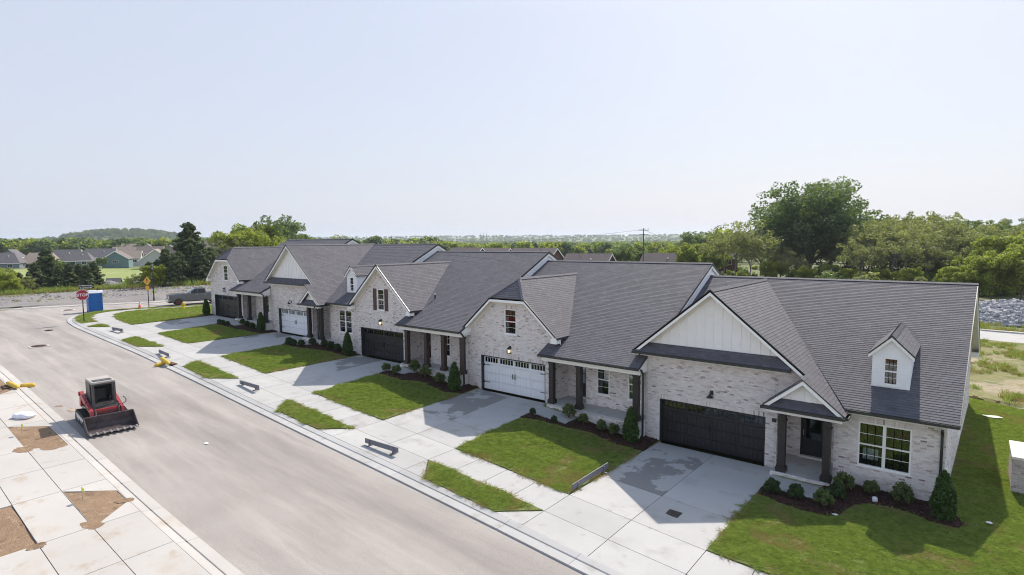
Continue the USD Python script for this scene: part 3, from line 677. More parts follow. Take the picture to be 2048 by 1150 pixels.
def garage_door(host, x0, z0, y, white):
    """Sectional carriage door 4.88 x 2.13 m: four rows of grooved panels, the top one glazed."""
    mat = MAT['white_door' if white else 'black_door']; W, Hh = 4.88, 2.13; x1 = x0+W
    fr = MB(); fr.box(x0, x1, y+.30, y+.34, z0, z0+Hh)
    d = obj('garage_door', fr, mat, host, label='white carriage style garage door with black strap hinges' if white else 'black carriage style garage door with a row of small panes')
    jb = MB(); jb.box(x0-.001, x0+.05, y+.01, y+.34, z0, z0+Hh); jb.box(x1-.05, x1+.001, y+.01, y+.34, z0, z0+Hh); jb.box(x0+.05, x1-.05, y+.012, y+.34, z0+Hh-.045, z0+Hh)
    obj('jamb', jb, MAT['black_metal'], d)
    rh = (Hh-.05)/4; pw = (W-.12)/4
    for r in range(4):
        for c in range(4):
            a = x0+.06+c*pw; b = a+pw; q = z0+.012+r*rh; s = q+rh; p = MB(); yf = y+.22
            if r < 3:
                p.box(a+.002, b-.002, yf+.02, y+.30, q+.006, s-.006)
                p.box(a+.05, a+.055+.0, yf+.01, yf+.02, q+.03, s-.03)
                n = 5
                for k in range(n):
                    u0 = a+.07+(pw-.14)*k/n; p.box(u0+.005, u0+(pw-.14)/n-.005, yf+.004, yf+.02, q+.05, s-.05)
                for u0, u1 in ((a+.004, a+.062), (b-.062, b-.004)): p.box(u0, u1, yf-.004, yf+.02, q+.008, s-.008)
                p.box(a+.062, b-.062, yf-.003, yf+.02, q+.008, q+.044); p.box(a+.062, b-.062, yf-.003, yf+.02, s-.044, s-.008)
                obj('panel', p, mat, d)
            else:
                p.box(a+.004, a+.085, yf-.004, y+.30, q+.008, s-.004); p.box(b-.085, b-.004, yf-.004, y+.30, q+.008, s-.004)
                p.box(a+.085, b-.085, yf-.003, y+.30, q+.008, q+.13); p.box(a+.085, b-.085, yf-.003, y+.30, s-.09, s-.004)
                n = 5; ww = (pw-.17)/n
                for k in range(1, n): u0 = a+.085+ww*k; p.box(u0-.012, u0+.012, yf, yf+.03, q+.13, s-.09)
                obj('panel', p, mat, d)
                for k in range(n): u0 = a+.085+ww*k; obj('pane', MB().box(u0+.012, u0+ww-.012, yf+.03, yf+.036, q+.13, s-.09), MAT['glass'], d)
    hm = MAT['black_metal']; yf = y+.215
    for sx, xx in ((1, x0+.07), (-1, x1-.07)):
        for zz in (z0+.45, z0+1.52):
            m = MB(); m.box(min(xx, xx+sx*.36), max(xx, xx+sx*.36), yf-.012, yf, zz-.018, zz+.018); m.box(min(xx+sx*.36, xx+sx*.42), max(xx+sx*.36, xx+sx*.42), yf-.011, yf-.001, zz-.03, zz+.03); m.box(min(xx, xx+sx*.05), max(xx, xx+sx*.05), yf-.013, yf+.001, zz-.055, zz+.055)
            obj('hinge', m, hm, d)
    for sx in (-1, 1):
        xx = x0+W/2+sx*.09; m = MB(); m.box(xx-.018, xx+.018, yf-.05, yf-.03, z0+.92, z0+1.18); m.box(xx-.022, xx+.022, yf-.03, yf, z0+.90, z0+.95); m.box(xx-.022, xx+.022, yf-.03, yf, z0+1.15, z0+1.20)
        obj('handle', m, hm, d)

def column(host, x, y, z0, z1, mat, name='porch_column'):
    m = MB(); h = .135; m.box(x-h, x+h, y-h, y+h, z0+.24, z1-.10)
    c = obj(name, m, mat, host)
    b = MB(); b.box(x-.19, x+.19, y-.19, y+.19, z0, z0+.20); b.box(x-.165, x+.165, y-.165, y+.165, z0+.20, z0+.24); obj('column_base', b, mat, c)
    k = MB(); k.box(x-.165, x+.165, y-.165, y+.165, z1-.46, z1-.41); k.box(x-.17, x+.17, y-.17, y+.17, z1-.10, z1); obj('column_capital', k, mat, c)

def gutter(host, p0, p1, out=(0, -1, 0), name='gutter'):
    p0, p1, out = (np.asarray(q, float) for q in (p0, p1, out)); d = p1-p0; m = MB()
    m.obox(p0+out*0-np.array([0, 0, .11]), d, out*.006, np.array([0, 0, .11])); m.obox(p0+out*.006-np.array([0, 0, .11]), d, out*.10, np.array([0, 0, .008]))
    m.obox(p0+out*.106-np.array([0, 0, .11]), d, out*.012, np.array([0, 0, .115])); m.obox(p0+out*.118-np.array([0, 0, .02]), d, out*.012, np.array([0, 0, .025]))
    dn = d/np.linalg.norm(d)
    for e in (p0, p1-dn*.005): m.obox(e+out*.006-np.array([0, 0, .10]), dn*.005, out*.10, np.array([0, 0, .10]))
    return obj(name, m, MAT['black_metal'], host)

def downspout(host, x, y, zt, zb, yb=None):
    m = MB(); m.box(x-.045, x+.045, y-.07, y+.0, zb+.18, zt-.25); m.beam((x, y-.035, zb+.2), (x, y-.22, zb+.06), .088, .068)
    m.beam((x, y-.035, zt-.28), (x, (yb if yb is not None else y-.25), zt-.03), .088, .068)
    return obj('downspout', m, MAT['black_metal'], host)

def ridge_caps(p0, p1, w=.15, drop=.1, seed=3):
    p0, p1 = np.asarray(p0, float), np.asarray(p1, float); d = p1-p0; L = np.linalg.norm(d); d /= L
    sd = np.array([-d[1], d[0], 0]); sd /= np.linalg.norm(sd); out = []; r = np.random.default_rng(seed); n = int(L/.15)
    for k in range(n):
        a = p0+d*L*k/n; b = p0+d*L*(k+1)/n+d*.03; dz = np.array([0, 0, drop]); up = np.array([0, 0, .022]); u2 = np.array([0, 0, .034])
        v = np.array([a-sd*w-dz+u2, a+u2, a+sd*w-dz+u2, b-sd*w-dz+up, b+up, b+sd*w-dz+up, a-sd*w-dz, a, a+sd*w-dz])
        out.append((v, [(0, 1, 4, 3), (1, 2, 5, 4), (0, 6, 7, 1), (1, 7, 8, 2)], float(np.clip(r.normal(.62, .12), 0, 1)), a))
    return out

def wall_light(host, x, z, y, kind='barn'):
    m = MB(); m.box(x-.06, x+.06, y-.02, y, z+.10, z+.30)
    if kind == 'barn':
        m.beam((x, y-.02, z+.22), (x, y-.20, z+.34), .025, .025, up=(1, 0, 0)); m.beam((x, y-.20, z+.34), (x, y-.25, z+.18), .025, .025, up=(1, 0, 0))
        l = obj('wall_light', m, MAT['black_metal'], host)
        s = MB(); s.cyl((x, y-.25, z+.02), (x, y-.25, z+.13), .17, .06, 14, caps=False); s.cyl((x, y-.25, z+.13), (x, y-.25, z+.21), .06, .04, 12); obj('shade', s, MAT['black_metal'], l)
        obj('bulb', MB().cyl((x, y-.25, z+.02), (x, y-.25, z+.11), .045, .03, 8), MAT['white_paint'], l)
    else:
        m.box(x-.02, x+.02, y-.14, y-.02, z+.24, z+.27); l = obj('wall_light', m, MAT['black_metal'], host)
        s = MB(); s.cyl((x, y-.14, z+.16), (x, y-.14, z+.27), .14, .03, 8); s.box(x-.1, x+.1, y-.24, y-.04, z-.12, z-.10)
        for dx in (-.09, .09):
            for dy in (-.23, -.05): s.box(x+dx-.008, x+dx+.008, y+dy-.008, y+dy+.008, z-.10, z+.17)
        obj('lantern', s, MAT['black_metal'], l)
        obj('bulb', MB().cyl((x, y-.14, z-.07), (x, y-.14, z+.07), .045, .055, 10), MAT['lamp_glow' if kind == 'lit' else 'glass'], l)

YW, YR, MS, RZ = 25.5, 34.2, .49, 7.65           # front wall plane, ridge line, main pitch and ridge height above the floor
XL = {5: -12.2, 4: -24.3, 3: -36.1, 2: -48.5, 1: -60.7}; XR = {5: -.36, 4: -12.2, 3: -24.3, 2: -36.1, 1: -48.5}
DOORX = {5: -11.45, 4: -23.2, 3: -35.38, 2: -47.3, 1: -59.9}
YREAR = 42.9

def rake_board(mb, a, b, y, depth=.22, th=.03):
    """White barge board under a sloping edge from a to b (x, z) in a plane facing -y."""
    (xa, za), (xb, zb) = a, b; mb.prism([(xa, y, za-.03), (xb, y, zb-.03), (xb, y, zb-.03-depth), (xa, y, za-.03-depth)], (0, th, 0))

def townhouse(u):
    g = GU[u]; xl, xr = XL[u], XR[u]; A = u in (5, 2); dx = DOORX[u]
    lab = {5: 'right end brick house with white board gable and small white dormer window', 4: 'brick house with clipped gable and white garage door, next to the right end house',
           3: 'middle brick house with brown shutters beside its gable window and black garage door', 2: 'brick house with white board gable, white garage door and round bushes, second from far end',
           1: 'farthest brick house with clipped gable and black garage door at far left end'}[u]
    h = thing('brick_house', lab, 'house', (xl, YW, g), group=None)
    roof_pieces = []; dk = Multi(); back = MB(); brk = []; white = Multi(); cream = Multi(); blk = Multi(); sid = MB(); porchz = g+(.12+.07 if u == 5 else .22)
    main = plane(g+RZ-MS*YR, 0, MS)
    skew = .04 if u == 5 else 0.0
    # ---------------- gable in front of the garage
    xc = {5: -8.95, 4: -20.8, 3: -32.85, 2: -44.94, 1: -57.15}[u]; apex = g+{5: 7.58, 4: 6.90, 3: 6.87, 2: 7.70, 1: 6.90}[u]; sl = .83 if A else .878
    half = 3.75 if A else 3.55; yg = 25.08; zb = apex-sl*half
    yr_g = YR-(g+RZ-apex)/MS; yv = YR-(g+RZ-zb)/MS
    pR = plane(apex+sl*xc, -sl, 0); pL = plane(apex-sl*xc, sl, 0)
    hipw = 1.28 if not A and u != 3 else 0.0
    if A:
        xq = {5: -3.43, 2: -39.08}[u]; yq = 24.32; slR = (apex-(g+2.99))/(xq-xc); pR = plane(apex+slR*xc, -slR, 0); zq = g+2.99
        xk = xc+3.95; ymain = YR-(g+RZ-zq)/MS
        polyR = Polygon([(xc, yg), (xk, yg), (xk, yq), (xq, yq), (xq, ymain+.1), (xc, yr_g)]); coR = (-slR, 0)
    else:
        slR = sl; polyR = Polygon([(xc+hipw, yg), (xc+half, yg), (xc+half, yv), (xc, yr_g)]+([(xc, yg+hipw)] if hipw else [])); coR = (-sl, 0)
        if not hipw: polyR = Polygon([(xc, yg), (xc+half, yg), (xc+half, yv), (xc, yr_g)])
    polyL = Polygon([(xc-hipw, yg), (xc-half, yg), (xc-half, yv), (xc, yr_g)]+([(xc, yg+hipw)] if hipw else [(xc, yg)]))
    deck(dk, polyR, pR); deck(dk, polyL, pL)
    roof_pieces += shingles(polyR, pR, coR, seed=u*10+1)+shingles(polyL, pL, (sl, 0), seed=u*10+2)
    if hipw:
        ph = plane(apex-sl*(yg+hipw), 0, sl); hp = Polygon([(xc-hipw, yg), (xc+hipw, yg), (xc, yg+hipw)]); deck(dk, hp, ph); roof_pieces += shingles(hp, ph, (0, sl), seed=u*10+3)
        for s in (-1, 1): roof_pieces += ridge_caps((xc+s*hipw, yg, apex-sl*hipw), (xc, yg+hipw, apex), .12, .06, u)
    roof_pieces += ridge_caps((xc, yg+hipw, apex+.005), (xc, yr_g, apex+.005), .15, .11, u+3)
    # rake boards, drip edges, soffits
    ztop = apex-sl*hipw
    def edge(a, b, y, into=.42, fr=True):
        (xa, za), (xb, zb_) = a, b
        rake_board(white, a, b, y)
        blk.prism([(xa, y-.02, za-.03), (xb, y-.02, zb_-.03), (xb, y-.02, zb_+.018), (xa, y-.02, za+.018)], (0, .06, 0))
        cream.prism([(xa, y+.03, za-.17), (xb, y+.03, zb_-.17), (xb, y+into, zb_-.17), (xa, y+into, za-.17)], (0, 0, .03))
        if fr: cream.prism([(xa, YW-.03, za-.18), (xb, YW-.03, zb_-.18), (xb, YW-.03, zb_-.40), (xa, YW-.03, za-.40)], (0, .028, 0))
    edge((xc-half, zb), (xc-hipw, ztop), yg); edge((xc+hipw, ztop), (xc+(3.95 if A else half), apex-slR*(3.95 if A else half)), yg)
    if hipw: edge((xc-hipw, ztop), (xc+hipw, ztop), yg)
    gw0, gw1 = xl, {5: -6.1, 4: -17.62, 3: -29.9, 2: -41.9, 1: -53.9}[u]          # garage wing
    zband = g+4.42
    if A:
        wall_top = zband+.45
    # ---------------- front brick wall of the garage wing
    bb, bt = g-.45, apex
    gy = [(gw0, bb), (gw1, bb)]
    if A: face = Polygon([(gw0, bb), (gw1, bb), (gw1, zband-.02), (gw0, zband-.02)])
    else:
        f1 = lambda x: apex-.03-sl*abs(x-xc)-.05
        pts = [(gw0, bb), (gw1, bb), (gw1, f1(gw1))]+[(xc+hipw, min(f1(xc+hipw), ztop-.1)), (xc-hipw, min(f1(xc-hipw), ztop-.1))]*(1 if hipw else 0)+([(xc, apex-.1)] if not hipw else [])+[(gw0, f1(gw0))]
        face = Polygon(pts)
    dz0, dz1 = g-.02, g+2.13
    hole = [sbox(dx, bb, dx+4.88, dz1)]; sold = [(dx-.02, dx+4.9, dz1+.005, dz1+.20)]
    wins = []
    if u in (4, 1): wins.append((xc-.47+(0 if u == 4 else -.05), xc+.42+(0 if u == 4 else -.05), g+3.62, g+5.11))
    if u == 3: wins.append((-33.27, -32.5, g+3.56, g+5.08))
    for a, b, c, d in wins: hole.append(sbox(a, c, b, d)); sold.append((a-.02, b+.02, d+.004, d+.20))
    open_face = face.difference(unary_union(hole))
    wall_panel(back, open_face, (0, YW, 0), (1, 0, 0), (0, -1, 0)); brk += bricks(open_face, (0, YW, 0), (1, 0, 0), (0, -1, 0), seed=u*7, base=g, soldier=sold)
    garage_door(h, dx, dz0, YW, u in (4, 2))
    for a, b, c, d in wins: window(h, a, b, c, d, YW, 3 if u != 1 else 2, 2, label='upper gable window with white grilles')
    if u == 3:
        for x0 in (-33.75, -32.45):
            m = MB()
            for k in range(3): m.box(x0+k*.127+.003, x0+k*.127+.124, YW-.035, YW-.008, g+3.53, g+5.11)
            m.box(x0+.01, x0+.37, YW-.05, YW-.035, g+3.75, g+3.87); m.box(x0+.01, x0+.37, YW-.05, YW-.035, g+4.78, g+4.90)
            obj('shutter', m, MAT['shutter_wood'], h)
    wall_light(h, {5: -8.92, 4: -20.85, 3: -32.9, 2: -45.1, 1: -57.5}[u], g+2.62, YW, {5: 'barn', 4: 'lit', 3: 'lit', 2: 'barn', 1: 'lantern'}[u])
    # side walls of the garage wing, hidden party and rear walls
    for xs, s in ((gw0, -1), (gw1, 1)):
        pol = Polygon([(YW, bb), (27.3, bb), (27.3, g+4.1), (YW, g+4.1)]) if not (s < 0 and u == 1) else Polygon([(YW, bb), (YREAR, bb), (YREAR, g+3.2), (YR, g+RZ-.2), (27.0, g+4.05), (YW, g+3.6)])
        if s > 0 and not A: pol = Polygon([(YW, bb), (27.3, bb), (27.3, g+3.6), (YW, g+3.6)])
        wall_panel(back, pol, (xs, 0, 0), (0, 1, 0), (s, 0, 0)); brk += bricks(pol, (xs, 0, 0), (0, 1, 0), (s, 0, 0), seed=u*7+s+2, base=g)
    if not A:      # boxed rake ends
        for s in (-1, 1):
            x = xc+s*half; white.prism([(x-s*.02, yg-.005, zb+.02), (x-s*.40, yg-.005, zb-.05), (x-s*.40, yg-.005, zb-.32), (x-s*.02, yg-.005, zb-.32)], (0, .40, 0))
    # eaves of the gable running back
    for s in ((-1, 1) if not A else (-1,)):
        x = xc+s*half; blk.obox((x, yg, zb-.05), (s*.05, 0, 0), (0, yv-yg, 0), (0, 0, .07))
    # ---------------- type A: board gable over a skirt roof, small porch gable, wing with twin window and dormer
    if A:
        sz = zband+.45; ph = plane(zband-.9*25.0, 0, .9); skirt = Polygon([(xc-3.72, 25.0), (xc+3.42, 25.0), (xc+3.1, 25.46), (xc-3.3, 25.46)])
        deck(dk, skirt, ph, .05); roof_pieces += shingles(skirt, ph, (0, .9), seed=u*10+5)
        gutter(h, (xc-3.74, 25.0, zband+.01), (xc+3.45, 25.0, zband+.01)); cream.box(xc-3.7, xc+3.4, 25.0, 25.49, zband-.13, zband-.105); white.box(gw0-.3, gw1+.3, YW-.035, YW-.001, zband-.26, zband-.13)
        tri = Polygon([(xc-(apex-sz+.15)/sl, sz-.15), (xc+(apex-sz+.15)/slR, sz-.15), (xc, apex-.1)])
        wall_panel(sid, tri, (0, YW-.02, 0), (1, 0, 0), (0, -1, 0), .1)
        s_h = obj('board_gable', sid, MAT['white_paint'], h); sid = MB()
        x = xc-3.2
        while x < xc+3.3:
            zt = apex-.35-(sl if x < xc else slR)*abs(x-xc)
            if zt > sz-.1: obj('batten', MB().box(x-.022, x+.022, YW-.042, YW-.0205, sz-.15, zt), MAT['white_paint'], s_h)
            x += .405
        # brick of the wing above the porch, up to the roof slope
        hz_ = lambda x: pR(x, 0)-.16
        up_w = Polygon([(gw1, zq-.30), (xq-.45, zq-.30), (xq-.45, hz_(xq-.45)), (xc+(apex-.16-zband+.02)/slR, zband-.02), (gw1, zband-.02)]).buffer(0)
        wall_panel(back, up_w, (0, YW+.001, 0), (1, 0, 0), (0, -1, 0)); brk += bricks(up_w, (0, YW+.001, 0), (1, 0, 0), (0, -1, 0), seed=u*7+9, base=g)
        # porch gable
        px = (xc+3.95+xc+4.15)/2-.0 if u == 5 else -40.44; px = {5: -4.92, 2: -40.5}[u]; pz = pR(px, 0); ph_ = px-(pz-zq)/slR
        pl = plane(pz-slR*px, slR, 0); polyp = Polygon([(ph_, yq), (px, yq), (px, YW+.2), (ph_, YW+.2)])
        if px > xk: pass
        deck(dk, polyp, pl, .08); roof_pieces += shingles(polyp, pl, (slR, 0), seed=u*10+6)
        rake_board(white, (ph_, zq), (px, pz), yq-.01, .17); rake_board(white, (px, pz), (xq, zq), yq-.01, .17)
        for a, b in (((ph_, zq), (px, pz)), ((px, pz), (xq, zq))): blk.prism([(a[0], yq-.03, a[1]-.03), (b[0], yq-.03, b[1]-.03), (b[0], yq-.03, b[1]+.018), (a[0], yq-.03, a[1]+.018)], (0, .06, 0))
        ped = Polygon([(ph_+.1, zq-.1), (xq-.1, zq-.1), (px, pz-.06)]); m = MB(); wall_panel(m, ped, (0, yq+.30, 0), (1, 0, 0), (0, -1, 0), .06); pg = obj('porch_pediment', m, MAT['white_paint'], h)
        for k in range(1, 6):
            x = ph_+.1+(xq-ph_-.2)*k/6; zt = pz-.2-slR*abs(x-px)
            if zt > zq+.25: obj('batten', MB().box(x-.018, x+.018, yq+.285, yq+.30, zq, zt), MAT['white_paint'], pg)
        ps = plane(zq-.02-1.05*(yq-.02), 0, 1.05); sk = Polygon([(ph_+.02, yq-.02), (xq-.02, yq-.02), (xq-.38, yq+.29), (ph_+.38, yq+.29)]); deck(dk, sk, ps, .03); roof_pieces += shingles(sk, ps, (0, 1.05), seed=u*10+7)
        gutter(h, (ph_-.05, yq-.03, zq-.01), (xq+.02, yq-.03, zq-.01)); gutter(h, (xq, yq-.0, zq-.005), (xq, 25.0, zq-.005), (1, 0, 0))
        white.box(ph_+.12, xq-.08, yq+.02, yq+.28, zq-.26, zq-.12)
        # beam down to the columns, ceiling
        white.box(ph_+.12, xq-.1, yq+.281, YW+1.5, zq-.20, zq-.17)
        cols = {5: (-5.72, -4.07), 2: (-41.2, -39.5)}[u]; wl = {5: -3.95, 2: -39.35}[u]
        slab_x = (gw1+.05, wl)
        ye = 25.05; xe0 = xq-.02; xe1 = {5: .0, 2: xr+.1}[u]
        # wing wall and window
        wx = {5: (-3.11, -1.38), 2: (-38.15, -36.45)}[u]; wz = (g+.87, g+2.63)
        wp = Polygon([(wl, bb), (xr, bb), (xr, g+3.05), (wl, g+3.05)]); op = wp.difference(sbox(wx[0], wz[0], wx[1], wz[1]))
        wall_panel(back, op, (0, YW, 0), (1, 0, 0), (0, -1, 0)); brk += bricks(op, (0, YW, 0), (1, 0, 0), (0, -1, 0), seed=u*7+3, base=g, soldier=[(wx[0]-.02, wx[1]+.02, wz[1]+.005, wz[1]+.2)])
        wn = window(h, wx[0], wx[1], wz[0], wz[1], YW, 3, 2, units=2, label='large twin window with white grilles')
        if u == 5: obj('window_notice', MB().box(wx[0]+.17, wx[0]+.68, YW+.075, YW+.08, wz[0]+.28, wz[0]+.72), MAT['sign_white'], wn)
        # porch recess: left wing wall, door wall, floor
        yd = 27.0
        sidew = Polygon([(YW, bb), (yd, bb), (yd, g+3.0), (YW, g+3.0)]); wall_panel(back, sidew, (wl, 0, 0), (0, 1, 0), (-1, 0, 0)); brk += bricks(sidew, (wl, 0, 0), (0, 1, 0), (-1, 0, 0), seed=u*7+5, base=g)
        dwx = (gw1+.62, gw1+1.62); dw = Polygon([(gw1, bb), (wl, bb), (wl, g+3.0), (gw1, g+3.0)]).difference(sbox(dwx[0], porchz+.09, dwx[1], porchz+2.25))
        wall_panel(back, dw, (0, yd, 0), (1, 0, 0), (0, -1, 0)); brk += bricks(dw, (0, yd, 0), (1, 0, 0), (0, -1, 0), seed=u*7+6, base=g)
        front_door(h, dwx[0], dwx[1], porchz+.09, porchz+2.25, yd)
        m = MB(); m.box(slab_x[0]+.02, slab_x[1], 24.55, yd, porchz-.09, porchz); obj('porch_floor', m, MAT['concrete'], h)
        pf = Polygon([(slab_x[0]-.05, g-.5), (slab_x[1]+.1, g-.5), (slab_x[1]+.1, porchz-.095), (slab_x[0]-.05, porchz-.095)]); m = MB(); m.box(slab_x[0]-.05, slab_x[1]+.1, 24.53, YW-.01, g-.5, porchz-.095); obj('porch_base', m, MAT['mortar'], h)
        brk += bricks(pf.union(sbox(slab_x[0]-.05, porchz-.095, slab_x[1]+.1, porchz-.003)), (0, 24.53, 0), (1, 0, 0), (0, -1, 0), seed=u*7+8, base=g)
        for x in cols: column(h, x, 24.78, porchz, zq-.20, MAT['dark_wood'])
        mainpoly = Polygon([(xe0, ye), (xe1, ye), (xe1+skew*9.1, YR), (xc, YR), (xc, yr_g-.3), (xe0-.1, ye)])
        leftmain = Polygon([(xl, 28.5), (xc, 28.5), (xc, YR), (xl, YR)])
        if u == 5: downspout(h, xr-.12, YW, g+2.95, g-.35, 25.0)
        else: downspout(h, wl-.3, 24.6, g+2.85, g-.2, 24.3)
        # dormer
        dxc = {5: -2.22, 2: -37.75}[u]; yd0 = 26.5; dh = .635; ze = g+5.27; za = g+6.0; fz = main(dxc, yd0)-.05
        m = MB(); wall_panel(m, Polygon([(dxc-dh, fz), (dxc+dh, fz), (dxc+dh, ze), (dxc, za-.06), (dxc-dh, ze)]).difference(sbox(dxc-.25, g+4.0, dxc+.25, g+5.1)), (0, yd0, 0), (1, 0, 0), (0, -1, 0), .08)
        yb_ = YR-(g+RZ-ze)/MS
        for s in (-1, 1): m.prism([(dxc+s*dh, yd0+.08, fz+.02), (dxc+s*dh, yd0+.08, ze), (dxc+s*dh, yb_, ze)], (-s*.06, 0, 0))
        zz = fz+.1
        while zz < ze: m.box(dxc-dh-.006, dxc-.30, yd0-.012, yd0-.0005, zz, zz+.012); m.box(dxc+.30, dxc+dh+.006, yd0-.012, yd0-.0005, zz, zz+.012); zz += .14
        dm = obj('dormer', m, MAT['white_siding'], h, label='small white dormer with one grilled window')
        window(Thing(dm.path, dm.loc, dm.prim) if False else h, dxc-.25, dxc+.25, g+4.0, g+5.1, yd0, 3, 2)
        sd_ = (za-ze)/.74; yrd = YR-(g+RZ-za)/MS
        for s in (-1, 1):
            pz_ = plane(za+sd_*s*dxc, -s*sd_, 0); pp_ = Polygon([(dxc, yd0-.16), (dxc+s*.76, yd0-.16), (dxc+s*.76, yb_+.05), (dxc, yrd)])
            deck(dk, pp_, pz_, .05); roof_pieces += shingles(pp_, pz_, (-s*sd_, 0), seed=u*10+8+s)
            e = za-sd_*.76; white.prism([(dxc, yd0-.15, za-.05), (dxc+s*.76, yd0-.15, e-.05), (dxc+s*.76, yd0-.15, e-.19), (dxc, yd0-.15, za-.19)], (0, .03, 0)); blk.prism([(dxc, yd0-.17, za-.05), (dxc+s*.76, yd0-.17, e-.05), (dxc+s*.76, yd0-.17, e+.01), (dxc, yd0-.17, za+.01)], (0, .05, 0))
            cream.prism([(dxc, yd0-.12, za-.10), (dxc+s*.74, yd0-.12, e-.09), (dxc+s*.74, yd0, e-.09), (dxc, yd0, za-.10)], (0, 0, .02))
        roof_pieces += ridge_caps((dxc, yd0-.16, za+.005), (dxc, yrd, za+.005), .13, .12, u)
        gz = main(0, ye)
        gutter(h, (xe0+.02, ye, gz+.0), (xe1, ye, gz+.0)); cream.box(xe0+.05, xe1-.01, ye+.02, YW-.001, gz-.14, gz-.115); white.box(wl+.05, xr, YW-.03, YW-.001, gz-.30, gz-.14)
    else:
        # ---------------- type B: long porch under the main roof
        ex0, ex1 = {4: (-18.1, -12.12), 3: (-30.1, -24.1), 1: (-54.4, -48.55)}[u]; ye = 24.55; gz = main(0, ye)
        mainpoly = unary_union([Polygon([(ex0, ye), (ex1, ye), (ex1, YW), (xr, YW+.02), (xr, YR), (xc, YR), (xc, yr_g-.4), (xc+half-.1, yv-.25), (xc+half-.1, YW+.02), (ex0, YW-.02)]).buffer(0)])
        leftmain = Polygon([(xl, 28.5), (xc, 28.5), (xc, YR), (xl, YR)])
        gutter(h, (ex0, ye, gz), (ex1, ye, gz)); cream.box(ex0+.04, ex1-.04, ye+.02, YW+.5, gz-.15, gz-.12); white.box(ex0+.06, ex1-.04, ye+.22, ye+.50, gz-.38, gz-.15)
        for x, s in ((ex0, 1), (ex1, -1)): white.prism([(x, ye+.01, gz-.02), (x, YW-.01, main(0, YW)-.02), (x, YW-.01, gz-.30), (x, ye+.3, gz-.30), (x, ye+.01, gz-.14)], (s*.03, 0, 0)); blk.prism([(x-s*.015, ye, gz-.02), (x-s*.015, YW, main(0, YW)-.02), (x-s*.015, YW, main(0, YW)+.016), (x-s*.015, ye, gz+.016)], (s*.03, 0, 0))
        yw2 = 26.0; yd = 26.75
        cols = {4: (-17.45, -15.7, -12.42), 3: (-29.42, -27.5, -25.88, -24.22), 1: (-53.4, -51.5, -48.05-.4)}[u]
        dwx = {4: (-17.05, -16.1), 3: (-29.3, -28.4), 1: (-53.3, -52.4)}[u]; wl = dwx[1]+.15
        fw = Polygon([(wl, bb), (xr, bb), (xr, g+3.25), (wl, g+3.25)])
        ws = {4: [(-15.28, -14.5), (-13.42, -12.66)], 3: [(-27.1, -26.37)], 1: [(-50.6, -49.85)]}[u]; wz = (g+.86, g+2.5)
        op = fw.difference(unary_union([sbox(a, wz[0], b, wz[1]) for a, b in ws]))
        wall_panel(back, op, (0, yw2, 0), (1, 0, 0), (0, -1, 0)); brk += bricks(op, (0, yw2, 0), (1, 0, 0), (0, -1, 0), seed=u*7+3, base=g, soldier=[(a-.02, b+.02, wz[1]+.005, wz[1]+.2) for a, b in ws])
        for a, b in ws: window(h, a, b, wz[0], wz[1], yw2, 2, 2, blind=(u == 4))
        sw = Polygon([(yw2, bb), (yd, bb), (yd, g+3.2), (yw2, g+3.2)]); wall_panel(back, sw, (wl, 0, 0), (0, 1, 0), (-1, 0, 0)); brk += bricks(sw, (wl, 0, 0), (0, 1, 0), (-1, 0, 0), seed=u*7+5, base=g)
        dw = Polygon([(gw1, bb), (wl, bb), (wl, g+3.2), (gw1, g+3.2)]).difference(sbox(dwx[0], porchz+.09, dwx[1], porchz+2.2)); wall_panel(back, dw, (0, yd, 0), (1, 0, 0), (0, -1, 0)); brk += bricks(dw, (0, yd, 0), (1, 0, 0), (0, -1, 0), seed=u*7+6, base=g)
        front_door(h, dwx[0], dwx[1], porchz+.09, porchz+2.2, yd)
        px0, px1 = gw1+.02, xr
        m = MB(); m.box(px0, px1, 24.68, yw2, porchz-.09, porchz); m.box(px0, wl, yw2, yd, porchz-.09, porchz); obj('porch_floor', m, MAT['concrete'], h)
        m = MB(); m.box(px0-.1, px1-.005, 24.72, yw2, g-.9, porchz-.092); obj('porch_base', m, MAT['mortar'], h)
        brk += bricks(sbox(px0-.1, g-.9, px1-.005, porchz-.10), (0, 24.72, 0), (1, 0, 0), (0, -1, 0), seed=u*7+8, base=g)
        cm = MAT['brown_wood' if u == 3 else 'dark_wood']
        for x in cols: column(h, x, 24.93, porchz, gz-.38, cm)
        downspout(h, ex1-.02+.16 if u != 1 else ex1+.1, 24.78, gz-.0, g-.55, ye-.05)
    # ---------------- main roof: front courses, rear boarding, gable end above the lower neighbour
    ext = .12
    deck(dk, mainpoly, main); roof_pieces += shingles(mainpoly, main, (0, MS), seed=u*10+4)
    deck(dk, leftmain, main); roof_pieces += shingles(leftmain, main, (0, MS), seed=u*10+14)
    if u != 5:      # overhanging strip at the right gable end
        stp = Polygon([(xr-.005, 26.4), (xr+ext, 26.4), (xr+ext, YR), (xr-.005, YR)]); deck(dk, stp, main); roof_pieces += shingles(stp, main, (0, MS), seed=u*10+15)
    xre = (xr+ext) if u != 5 else None
    rear = plane(g+RZ+MS*YR, 0, -MS)
    rp = Polygon([(xl-(.35 if u == 1 else 0), YR), (xre, YR), (xre, 43.3), (xl-(.35 if u == 1 else 0), 43.3)]) if u != 5 else Polygon([(xl, YR), (skew*9.1, YR), (skew*18.2, 43.3), (xl, 43.3)])
    deck(dk, rp, rear); roof_pieces += shingles(rp, rear, (0, -MS), rows=.29 if u != 5 else .145, seed=u*10+16)
    x_r_end = xre if u != 5 else skew*9.1
    roof_pieces += ridge_caps((xl-(.35 if u == 1 else 0), YR, g+RZ+.008), (x_r_end, YR, g+RZ+.008), .16, .07, u+5)
    def yz(y, off): return g+RZ-MS*abs(y-YR)-off
